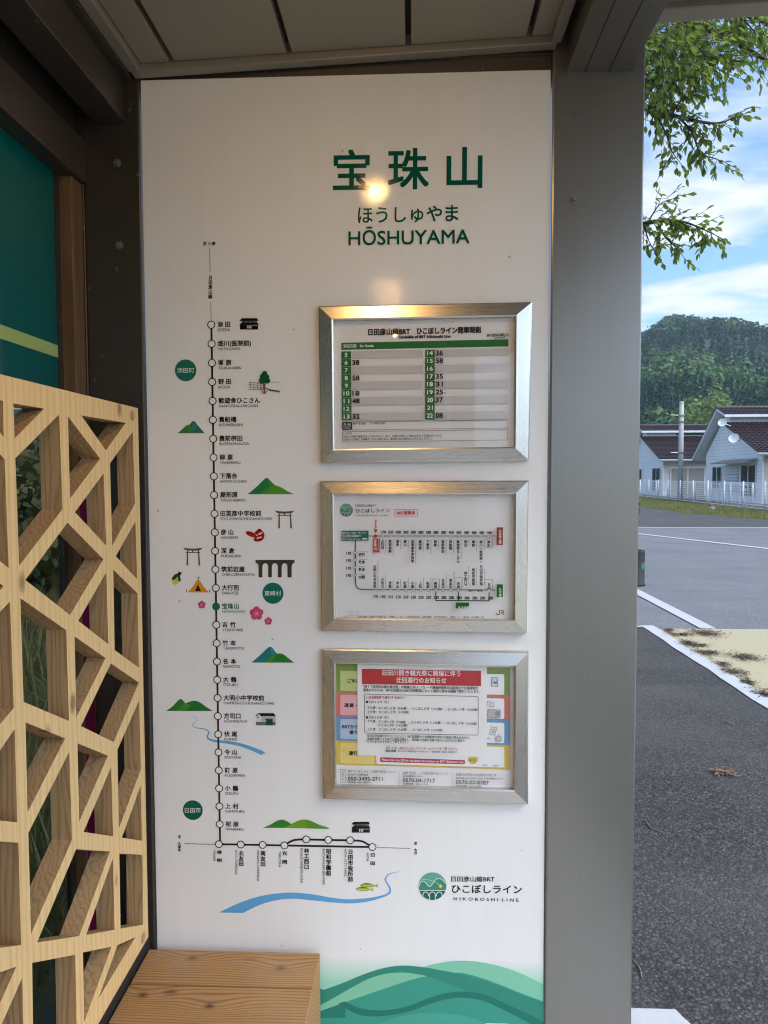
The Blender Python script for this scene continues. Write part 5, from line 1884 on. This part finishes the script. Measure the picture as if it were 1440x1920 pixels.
for q, dn, i0 in ((A_, 34, .33), (A2, 36, .1), (A3, 18, .35), (A4, 30, .2), (B_, 60, .38), (B2, 32, .15), (B3, 36, .2), (B4, 26, .1)):
    dress(q, dn, i0, .16)
for q, dn, i0 in ((C_, 26, .33), (D_, 52, .3), (D2, 40, 0), (E_, 34, .3), (E2, 26, .1), (H_, 26, .4), (H2, 26, 0)):
    dress(q, dn, i0, .26)
# dense top part of the bough against the sky
def inside(x, y, poly):
    r = False
    for (x0, y0), (x1, y1) in zip(poly, poly[1:] + poly[:1]):
        if (y0 > y) != (y1 > y) and x < (x1 - x0) * (y - y0) / (y1 - y0) + x0:
            r = not r
    return r
dense = [(700, 60), (1440, 40), (1440, 130), (1330, 170), (1270, 240), (1230, 320), (1130, 380), (1010, 400), (900, 400), (850, 470), (780, 560), (700, 600)]
k = 0
while k < 270:
    x, y = random.uniform(700, 1440), random.uniform(40, 600)
    if not inside(x, y, dense) or random.random() < max(0, (x - 1000) / 900):
        continue
    p = Z2p(x, y, random.uniform(5.9, 7.3))
    spray(p, Vector((random.gauss(.3, .6), random.gauss(0, .6), random.gauss(-.4, .4))), random.uniform(.14, .32), random.randint(3, 6))
    k += 1
# the rest of the crown, above and behind the shelter
k = 0
while k < 900:
    v_ = Vector((random.gauss(0, 1), random.gauss(0, 1), random.gauss(0, 1)))
    v_.normalize()
    p = Vector((tx - .3, ty + .6, 6.3)) + Vector((v_.x * 3.0, v_.y * 2.6, v_.z * 1.9)) * random.uniform(.45, 1)
    if noise.noise(p * .7) < -0.12 or p.x > 3.0 and p.z < 5.6 or p.z < 4.7:
        continue
    spray(p, v_ + Vector((0, 0, -.4)), random.uniform(.2, .4), random.randint(3, 6))
    k += 1
for ang in range(0, 360, 45):
    a = R_(ang + random.uniform(-15, 15))
    limb([T_(4.6 + random.random()), Vector((tx + 1.2 * math.cos(a), ty + .4 + 1.1 * math.sin(a), 6.2)), Vector((tx + 2.3 * math.cos(a), ty + .5 + 2.0 * math.sin(a), 6.9))], .04, .006)
m = MB()
m.v, m.f, m.mi = leaf_v, leaf_f, [0] * len(leaf_f)
crown = m.build('crown', M['cherry'], cherry)
m = MB()
for pts in twigs:
    m.tube(pts, [.0028] * (len(pts) - 1) + [.0012], 4, cap=False)
m.build('twigs', M['bark'], cherry)

# ---------------------------------------------------------------- fences
M['fence'] = plain('white_fence_paint', (0.74, 0.77, 0.80), 0.4, 0.0, 0.05, 5)
def fence(name, label, A, B, n0, n1, pitch, h, gap=.06):
    d = (B - A).normalized()
    nrm = Vector((-d.y, d.x, 0))
    th = thing(name, label, 'fence', A, 'white mesh fences before the houses')
    for i in range(n0, n1 + 1):
        p = A + d * (pitch * i)
        m = MB()
        m.tube([p, p + Vector((0, 0, h))], .036, 10)
        m.lathe([(.038, h), (.036, h + .02), (.0, h + .03)], p, 10)
        m.build('post', M['fence'], th, smooth=True)
        if i < n1:
            m = MB()
            e = p + d * pitch
            for k in range(10):
                z = .08 + (h - .12) * k / 9
                m.tube([p + nrm * .04 + Vector((0, 0, z)), e + nrm * .04 + Vector((0, 0, z))], .006 if k not in (0, 9) else .013, 4, cap=False)
            c = int(pitch / gap)
            for k in range(1, c):
                q = p + d * (pitch * k / c) + nrm * .04
                m.tube([q + Vector((0, 0, .06)), q + Vector((0, 0, h - .02))], .0042, 4, cap=False)
            m.build('mesh_panel', M['fence'], th)
    return th
fence('mesh_fence', 'white mesh fence along the grass verge in front of the houses', Vector((FA.x, FA.y, 0)), Vector((FB.x, FB.y, 0)), -6, 14, 2.35, 1.22, .16)
FA2, FB2 = Vector((FA.x + 1.5, FA.y, 0)), Vector((FB.x + 1.5, FB.y, 0))
fence('mesh_fence', 'second white mesh fence nearer the house walls behind the verge fence', FA2 + (FA2 - FB2).normalized() * 1.3, FB2, -6, 14, 2.9, 1.12, .16)
sheet('house_lane', [(FB.x + .35, FB.y - 22), (FB.x + 3.0, FB.y - 22), (FA.x + 3.0, FA.y + 25), (FA.x + .25, FA.y + 25)], -0.006, M['oldroad'])

# ---------------------------------------------------------------- houses
def siding():
    t = NT('white_lap_siding')
    v = t.coord()
    s = t.n('ShaderNodeSeparateXYZ')
    t.t.links.new(v, s.inputs[0])
    saw = t.math('FRACT', t.math('MULTIPLY', s.outputs[2], 1 / 0.19))
    c = t.mix(t.noise(t.coord((.6, .6, 3)), 1.5, 5), (0.84, 0.86, 0.88), (0.90, 0.91, 0.92))
    c = t.mix(t.math('MULTIPLY', t.math('LESS_THAN', saw, 0.12), 0.45), c, (0.25, 0.28, 0.32))
    st = t.ramp(t.noise(t.coord((3, 3, .25)), 1.6, 5, .6), [(.55, 0.0), (.75, 1.0)])
    c = t.mix(t.math('MULTIPLY', st, .25), c, (0.42, 0.42, 0.40))
    return t.done(t.pbr(c, .55, normal=t.bump(saw, .5, .02)))
M['siding'] = siding()
M['beige'] = plain('beige_render', (0.50, 0.475, 0.43), .7, 0, .08, 2)
t = NT('dark_brown_roof_tile')
v = t.coord()
vc = t.voronoi(t.coord((3.6, 3.6, 3.6)), 1.0, 'Color')
c = t.mix(t.noise(v, 1.1, 5, .6), (0.032, 0.017, 0.017), (0.055, 0.032, 0.030))
c = t.mix(t.math('MULTIPLY', t.noise(v, 7, 3, .6), .55), c, (0.02, 0.014, 0.015))
M['tile'] = t.done(t.pbr(c, .38))
M['soffit'] = plain('white_fascia_paint', (0.66, 0.68, 0.69), .5, 0, .05, 3)
M['dglass'] = plain('dark_window_glass', (0.012, 0.015, 0.018), .08)
M['shutter'] = plain('taupe_shutter', (0.25, 0.225, 0.205), .5, 0, .06, 4)
M['dish'] = plain('white_dish', (0.72, 0.73, 0.72), .4)
def tiled(m, x0, x1, p0, p1, crs=.27, wave=.045):
    """tiled slope between x0..x1; p0 = (y,z) at the eave, p1 = (y,z) at the top"""
    nx = int((x1 - x0) / crs * 6)
    L = math.hypot(p1[0] - p0[0], p1[1] - p0[1])
    rows = max(2, int(L / .27))
    ny, nz = -(p1[1] - p0[1]) / L, (p1[0] - p0[0]) / L
    if nz < 0:
        ny, nz = -ny, -nz
    vs, fs = [], []
    for r in range(rows):
        for e in (0, 1):
            f = (r + e) / rows
            lift = .045 * (1 - e)
            for i in range(nx + 1):
                x = x0 + (x1 - x0) * i / nx
                hh = wave * abs(math.sin(math.pi * (x - x0) / crs)) + lift
                vs.append((x, p0[0] + (p1[0] - p0[0]) * f + ny * hh, p0[1] + (p1[1] - p0[1]) * f + nz * hh))
    w_ = nx + 1
    for r in range(2 * rows - 1):
        for i in range(nx):
            a = r * w_ + i
            fs.append((a, a + 1, a + w_ + 1, a + w_))
    m.add(vs, fs)
def slab(m, x0, x1, p0, p1, th=.12):
    (a, b), (c, d) = p0, p1
    m.add([(x, y, z) for x in (x0, x1) for y, z in ((a, b), (c, d), (c, d - th), (a, b - th))], [(0, 1, 2, 3), (4, 7, 6, 5), (0, 4, 5, 1), (1, 5, 6, 2), (2, 6, 7, 3), (3, 7, 4, 0)])
HX = 18.4
def house(y0, label, dishes, kind_):
    W, Lx = 7.4, 10.5
    X0, X1 = HX, HX + Lx
    E, PK = 2.75, 5.35
    h = thing('house', label, 'house', (X0, y0, 0), 'white sided houses behind the fence')
    prof = [(0, 0), (W, 0), (W, 2.82), (4.65, 5.05), (4.1, 5.02), (4.1, 4.30), (0, 2.80)]
    n = len(prof)
    m = MB()
    m.add([(x, y0 + a, b) for x in (X0, X1) for a, b in prof], [tuple(range(n))[::-1], tuple(n + i for i in range(n))] + [(i, (i + 1) % n, n + (i + 1) % n, n + i) for i in range(n)], 0)
    for f in range(len(m.f)):
        q = [m.v[i] for i in m.f[f]]
        if all(abs(p[1] - y0) < 1e-6 for p in q):
            m.mi[f] = 1
    wall = m.build('wall', [M['siding'], M['beige']], h)
    ov = .55
    m = MB()
    tiled(m, X0 - ov, X1 + ov, (y0 - .55, 2.70), (y0 + 4.05, 4.58))
    rl = m.build('lower_roof', M['tile'], h)
    m = MB()
    slab(m, X0 - ov, X1 + ov, (y0 - .57, 2.67), (y0 + 4.08, 4.57), .13)
    m.build('roof_board', M['soffit'], rl)
    m = MB()
    tiled(m, X0 - ov, X1 + ov, (y0 + 3.55, 5.02), (y0 + 4.62, 5.46))
    tiled(m, X0 - ov, X1 + ov, (y0 + W + .85, 2.62), (y0 + 4.66, 5.46))
    m.tube([(X0 - ov, y0 + 4.64, 5.50), (X1 + ov, y0 + 4.64, 5.50)], .10, 10)
    ru = m.build('upper_roof', M['tile'], h)
    m = MB()
    slab(m, X0 - ov, X1 + ov, (y0 + 3.52, 4.99), (y0 + 4.64, 5.45), .13)
    slab(m, X0 - ov, X1 + ov, (y0 + 4.645, 5.45), (y0 + W + .88, 2.59), .15)
    m.build('roof_board', M['soffit'], ru)
    m = MB()
    m.box(X0 + 2.3, X1 - .8, y0 + 4.04, y0 + 4.09, 4.70, 4.96)
    m.build('clerestory_window', M['dglass'], h)
    m = MB()
    m.tube([(X0 - ov, y0 - .62, 2.62), (X1 + ov, y0 - .62, 2.62)], .06, 8)
    m.build('gutter', M['soffit'], h, smooth=True)
    m = MB()
    m.tube([(X0 - .3, y0 - .62, 2.6), (X0 - .06, y0 - .1, 2.25), (X0 - .06, y0 - .07, 0)], .045, 8)
    m.build('downpipe', M['soffit'], h)
    def win(ya, yb, za, zb, mat, fr=True, nm='window'):
        m = MB()
        m.box(X0 - .03, X0 + .02, y0 + ya, y0 + yb, za, zb)
        o = m.build(nm, mat, h)
        if fr:
            m = MB()
            for a, b, c, d in ((ya - .06, ya - .001, za - .06, zb + .06), (yb + .001, yb + .06, za - .06, zb + .06), (ya, yb, zb + .001, zb + .06), (ya, yb, za - .06, za - .001), ((ya + yb) / 2 - .025, (ya + yb) / 2 + .025, za, zb)):
                m.box(X0 - .06, X0 - .031, y0 + a, y0 + b, c, d)
            m.build('frame', M['soffit'], o)
    win(0.75, 2.45, 0.35, 2.05, M['dglass'])
    win(5.05, 6.3, 0.75, 2.0, M['dglass'])
    if kind_:
        m = MB()
        for k in range(9):
            m.box(X0 - .16, X0 - .05, y0 + 2.75, y0 + 4.6, .55 + .17 * k, .66 + .17 * k)
        m.build('louvre_screen', M['soffit'], h)
        m = MB()
        m.add([(X0 - .05, y0 + .5, 2.42), (X0 - .05, y0 + 4.7, 2.42), (X0 - .85, y0 + 4.7, 2.22), (X0 - .85, y0 + .5, 2.22), (X0 - .05, y0 + .5, 2.36), (X0 - .05, y0 + 4.7, 2.36), (X0 - .85, y0 + 4.7, 2.16), (X0 - .85, y0 + .5, 2.16)],
              [(0, 1, 2, 3), (4, 7, 6, 5), (0, 4, 5, 1), (1, 5, 6, 2), (2, 6, 7, 3), (3, 7, 4, 0)])
        m.build('awning', M['shutter'], h)
        m = MB()
        for yy_ in (1.2, 3.9):
            m.tube([(X0 - .6, y0 + yy_, 0), (X0 - .6, y0 + yy_, 1.05)], .025, 6)
        for zz_ in (.75, 1.02):
            m.tube([(X0 - .6, y0 + .4, zz_), (X0 - .6, y0 + 4.4, zz_)], .022, 6)
        m.build('laundry_rail', M['dish'], h)
    for a, b in ((.5, 2.9), (3.6, 6.0), (7.0, 9.4)):
        m = MB()
        m.box(X0 + a, X0 + b, y0 - .05, y0 - .002, .1, 2.0)
        o = m.build('shutter', M['shutter'], h)
        m = MB()
        for c in (a - .06, (a + b) / 2 - .02, b + .0):
            m.box(X0 + c, X0 + c + .06, y0 - .075, y0 - .0505, .1, 2.06)
        m.box(X0 + a - .06, X0 + b + .06, y0 - .075, y0 - .0505, 2.0605, 2.12)
        m.build('frame', M['soffit'], o)
    for (px, py, r) in dishes:
        c = hit(px, py, 0, X0 - .75)
        ax = Vector((-.55, -.8, .35)).normalized()
        u = ax.cross(Vector((0, 0, 1))).normalized()
        v_ = u.cross(ax)
        m = MB()
        nn = 24
        vs = [tuple(c)]
        for ring, dp in ((.5, .03), (1.0, .11)):
            for k in range(nn):
                a = 2 * math.pi * k / nn
                vs.append(tuple(c + (u * math.cos(a) + v_ * math.sin(a)) * r * ring + ax * dp))
        fs = [(0, 1 + k, 1 + (k + 1) % nn) for k in range(nn)] + [(1 + k, 1 + nn + k, 1 + nn + (k + 1) % nn, 1 + (k + 1) % nn) for k in range(nn)]
        m.add(vs, fs)
        m.tube([c, c + ax * .45 - v_ * .1], .015, 6)
        m.tube([c - ax * .01, Vector((X0 - .02, c.y + .12, c.z - .25))], .025, 6)
        m.build('satellite_dish', M['dish'], h)
    return h
house(38.75 - 1.66, 'white gabled house with two satellite dishes and dark tiled roof', [(960 + 1186 / 3, 480 + 940 / 3, .24), (960 + 1250 / 3, 480 + 1028 / 3, .27)], True)
house(53.75 - 1.66, 'white gabled house with dark tiled roof standing behind the utility pole', [], False)
house(23.75 - 1.66, 'white gabled house next along the lane beyond the picture edge', [], False)

# utility pole
ux, uy = 17.35, 17.35 * F / 500 - 1.66
c_ = G(1275, 935)
r = ray(1275, 935)
U = CAM + r * (46.5 / r.y)
up = thing('utility_pole', 'pale concrete utility pole standing between the two houses', 'utility pole', (U.x, U.y, 0))
M['pole'] = plain('weathered_concrete_pole', (0.40, 0.40, 0.39), .8, 0, .15, 3)
m = MB()
m.tube([(U.x, U.y, 0), (U.x, U.y, 6.05)], [.17, .135], 14)
m.lathe([(.137, 6.0), (.14, 6.12), (.10, 6.18), (0, 6.18)], (U.x, U.y, 0), 14)
m.build('pole', M['pole'], up, smooth=True)
for z, l, s in ((5.3, .85, -1), (2.95, .8, -1), (4.9, .25, 1)):
    m = MB()
    m.tube([(U.x, U.y, z), (U.x + s * l * .85, U.y - .15, z + .02)], .035, 6)
    m.box(U.x - .15, U.x + .15, U.y - .16, U.y + .16, z - .05, z + .05)
    m.build('bracket', M['bolt'], up)

# ---------------------------------------------------------------- wooded hill
RX = [600, 900, 1100, 1203, 1228, 1253, 1290, 1315, 1340, 1380, 1440, 1550, 1700, 1900, 2200]
RY = [700, 670, 655, 637, 622, 611, 614, 618, 614, 620, 635, 662, 705, 750, 790]
D0, D1 = 95.0, 390.0
def ridge(p):
    return float(np.interp(p, RX, RY))
def hillz(x, y):
    D = y + 1.66
    if D < D0:
        return 0.0
    p = 775 + F * x / D
    H = (893 - ridge(p)) / F * D1 - 6.0
    t = (D - D0) / (D1 - D0)
    n_ = noise.noise((x * .012, y * .012, 1.3)) * 9 + noise.noise((x * .04, y * .04, 4.1)) * 3
    if t < 1:
        return H * (0.55 * t + .45 * (3 * t * t - 2 * t ** 3)) + n_ * min(1, t * 3) * (1 - .6 * t)
    return H * max(0.2, 1 - .35 * (t - 1)) + n_ * .4
m = MB()
NX, NY_ = 90, 46
gx = [-120 + 620 * i / (NX - 1) for i in range(NX)]
gy = [92 + 520 * j / (NY_ - 1) for j in range(NY_)]
m.add([(x, y, hillz(x, y) - .3) for y in gy for x in gx], [(j * NX + i, j * NX + i + 1, (j + 1) * NX + i + 1, (j + 1) * NX + i) for j in range(NY_ - 1) for i in range(NX - 1)])
M['hill'] = plain('dark_forest_floor', (0.035, 0.05, 0.025), .9)
kind(m.build('hill', M['hill'], smooth=True), 'structure')

# unseen hillside added right of the picture to keep low sky off the board
m = MB()
na, nr = 60, 10
vs, fs = [], []
for i in range(na + 1):
    az = R_(58 + 82 * i / na)
    for j in range(nr + 1):
        d_ = 120 + 340 * j / nr
        t_v = j / nr
        e_ = math.sin(math.pi * min(1, max(0, i / na))) ** .5
        z_ = 84 * e_ * (3 * t_v * t_v - 2 * t_v ** 3) + 10 * noise.noise((i * .25, j * .35, 9.1)) * t_v - .4
        vs.append((d_ * math.sin(az), d_ * math.cos(az), z_))
for i in range(na):
    for j in range(nr):
        a = i * (nr + 1) + j
        fs.append((a, a + 1, a + nr + 2, a + nr + 1))
m.add(vs, fs)
kind(m.build('hill', M['hill'], smooth=True), 'structure')

def crowns(name, spots, cols, trans=.2):
    """one mesh of leafy tree crowns; colours vary from tree to tree"""
    vs, fs, cl = [], [], []
    rng = np.random.default_rng(5)
    V, Fq, Cc = [], [], []
    base = 0
    for (x, y, z, r, h, conif, cidx) in spots:
        n = int((85 if r < 3 else 130) * (1.5 if y < 200 else 1.0))
        if y > 330:
            n = int(n * .8)
        dirs = rng.normal(size=(n, 3))
        dirs /= np.linalg.norm(dirs, axis=1)[:, None]
        if conif:
            tt = rng.random(n) ** .7
            ang = rng.random(n) * 2 * np.pi
            rad = r * (1.02 - tt) * (0.75 + .25 * rng.random(n)) * (0.8 + .2 * np.sin(tt * 26))
            c = np.stack([rad * np.cos(ang), rad * np.sin(ang), tt * h], 1)
            s = (.50 + .5 * rng.random(n)) * r * .29 * (.75 if y < 200 else 1)
            nrm = np.stack([np.cos(ang), np.sin(ang), .5 + 0 * ang], 1)
        else:
            lobes = rng.normal(size=(6, 3))
            lobes /= np.linalg.norm(lobes, axis=1)[:, None]
            lobes[:, 2] = np.abs(lobes[:, 2])
            d = np.max(dirs @ lobes.T, axis=1)
            rad = (.66 + .34 * np.clip(d, 0, 1) ** 3) * (.88 + .15 * rng.random(n))
            c = dirs * rad[:, None] * np.array([r, r, h * .5]) + np.array([0, 0, h * .55])
            s = (.6 + .6 * rng.random(n)) * r * .235 * (.75 if y < 200 else 1)
            nrm = dirs
        nrm = nrm + rng.normal(size=(n, 3)) * .45
        nrm /= np.linalg.norm(nrm, axis=1)[:, None]
        a = np.cross(nrm, rng.normal(size=(n, 3)))
        a /= np.linalg.norm(a, axis=1)[:, None]
        b = np.cross(nrm, a)
        c = c + np.array([x, y, z])
        q = np.stack([c - a * s[:, None], c + b * s[:, None] * .8, c + a * s[:, None], c - b * s[:, None] * .8], 1)
        V.append(q.reshape(-1, 3))
        Fq.append(base + np.arange(4 * n).reshape(-1, 4))
        k = np.array(cols[cidx]) * (0.8 + .4 * rng.random())
        leafc = k[None, :] * (0.8 + .4 * rng.random((n, 1)))
        Cc.append(np.repeat(leafc, 4, axis=0))
        base += 4 * n
    V, Fq, Cc = np.concatenate(V), np.concatenate(Fq), np.concatenate(Cc)
    me = bpy.data.meshes.new(name)
    me.vertices.add(len(V))
    me.vertices.foreach_set('co', V.astype('f').ravel())
    me.loops.add(Fq.size)
    me.loops.foreach_set('vertex_index', Fq.ravel().astype('i'))
    me.polygons.add(len(Fq))
    me.polygons.foreach_set('loop_start', np.arange(0, Fq.size, 4, dtype='i'))
    me.polygons.foreach_set('loop_total', np.full(len(Fq), 4, dtype='i'))
    at = me.color_attributes.new('leaf_colour', 'FLOAT_COLOR', 'POINT')
    at.data.foreach_set('color', np.concatenate([Cc, np.ones((len(Cc), 1))], 1).astype('f').ravel())
    me.update()
    me.validate()
    t = NT(name + '_leaves')
    a = t.n('ShaderNodeAttribute')
    a.attribute_name = 'leaf_colour'
    p = t.pbr(a.outputs['Color'], .6, spec=.3)
    tr = t.n('ShaderNodeBsdfTranslucent')
    t.t.links.new(a.outputs['Color'], tr.inputs[0])
    mx = t.n('ShaderNodeMixShader')
    mx.inputs[0].default_value = trans
    t.t.links.new(p, mx.inputs[1])
    t.t.links.new(tr.outputs[0], mx.inputs[2])
    me.materials.append(t.done(mx.outputs[0]))
    o = bpy.data.objects.new(name, me)
    link(o)
    return kind(o, 'stuff')
random.seed(11)
COLS = [(0.040, 0.100, 0.032), (0.026, 0.072, 0.030), (0.072, 0.142, 0.036), (0.019, 0.056, 0.030), (0.125, 0.185, 0.048)]
sp = []
y = 97.0
while y < 470:
    step = 4.3 + (y - 97) * .005
    D = y + 1.66
    x = (930 - 775) / F * D
    xe = (1800 - 775) / F * D
    while x < xe:
        xx, yy_ = x + random.uniform(-2.2, 2.2), y + random.uniform(-2.4, 2.4)
        p = 775 + F * xx / (yy_ + 1.66)
        nn = noise.noise((xx * .016, yy_ * .016, 7.0))
        con = nn > .10
        r = random.uniform(1.9, 2.8) if con else random.uniform(2.3, 3.9)
        h = random.uniform(6.5, 9) if con else random.uniform(5.5, 8.5)
        n2_ = noise.noise((xx * .03, yy_ * .03, 2.0)) + random.gauss(0, .25)
        ci = (3 if random.random() < .7 else 1) if con else (2 if n2_ > .25 else 4 if n2_ > .5 else 0 if n2_ > -.15 else 1)
        if random.random() < .05 and not con:
            ci = 4
        sp.append((xx, yy_, hillz(xx, yy_) - (1.5 if con else 1), r, h, con, ci))
        x += step * random.uniform(.8, 1.2)
    y += step * .95
crowns('forest', sp, COLS)
# paler bamboo stand at the foot of the hill
sb = []
for _ in range(46):
    px = random.uniform(1268, 1352)
    D = random.uniform(78, 96)
    xx = (px - 775) / F * D
    e = 1 - ((px - 1318) / 60) ** 2
    sb.append((xx, D - 1.66, 0, random.uniform(1.2, 2.0), random.uniform(6.0, 7.2) + 4.6 * max(0, e), False, 0))
crowns('bamboo', sb, [(0.155, 0.215, 0.07)], .35)
random.seed(4)
sb = []
for _ in range(420):
    bx, by = -random.uniform(2.6, 7.0), random.uniform(-1.0, 9.0)
    sb.append((bx, by, 0.25 + 0.12 * (-bx - 2), random.uniform(.22, .42), random.uniform(.6, 1.5), False, random.choice((0, 0, 1, 2))))
crowns('undergrowth', sb, [(0.10, 0.115, 0.045), (0.06, 0.075, 0.035), (0.16, 0.145, 0.07)])
sb = []
for _ in range(120):
    px = random.uniform(1080, 1700)
    D = random.uniform(68, 94)
    xx = (px - 775) / F * D
    sb.append((xx, D - 1.66, -.3, random.uniform(1.6, 2.8), random.uniform(4.5, 7.5), False, random.randint(0, 2)))
crowns('undergrowth', sb, COLS[:3])

# ---------------------------------------------------------------- air
hz = NT('valley_haze')
pv = hz.n('ShaderNodeVolumePrincipled')
pv.inputs['Color'].default_value = (0.70, 0.85, 1.0, 1)
pv.inputs['Density'].default_value = HAZE = 0.00038
pv.inputs['Anisotropy'].default_value = 0.2
hz.t.links.new(pv.outputs[0], hz.out.inputs['Volume'])
m = MB()
m.box(-2600, 2600, -2600, 2600, -1.5, 140)
o = kind(m.build('haze', hz.m), 'stuff')
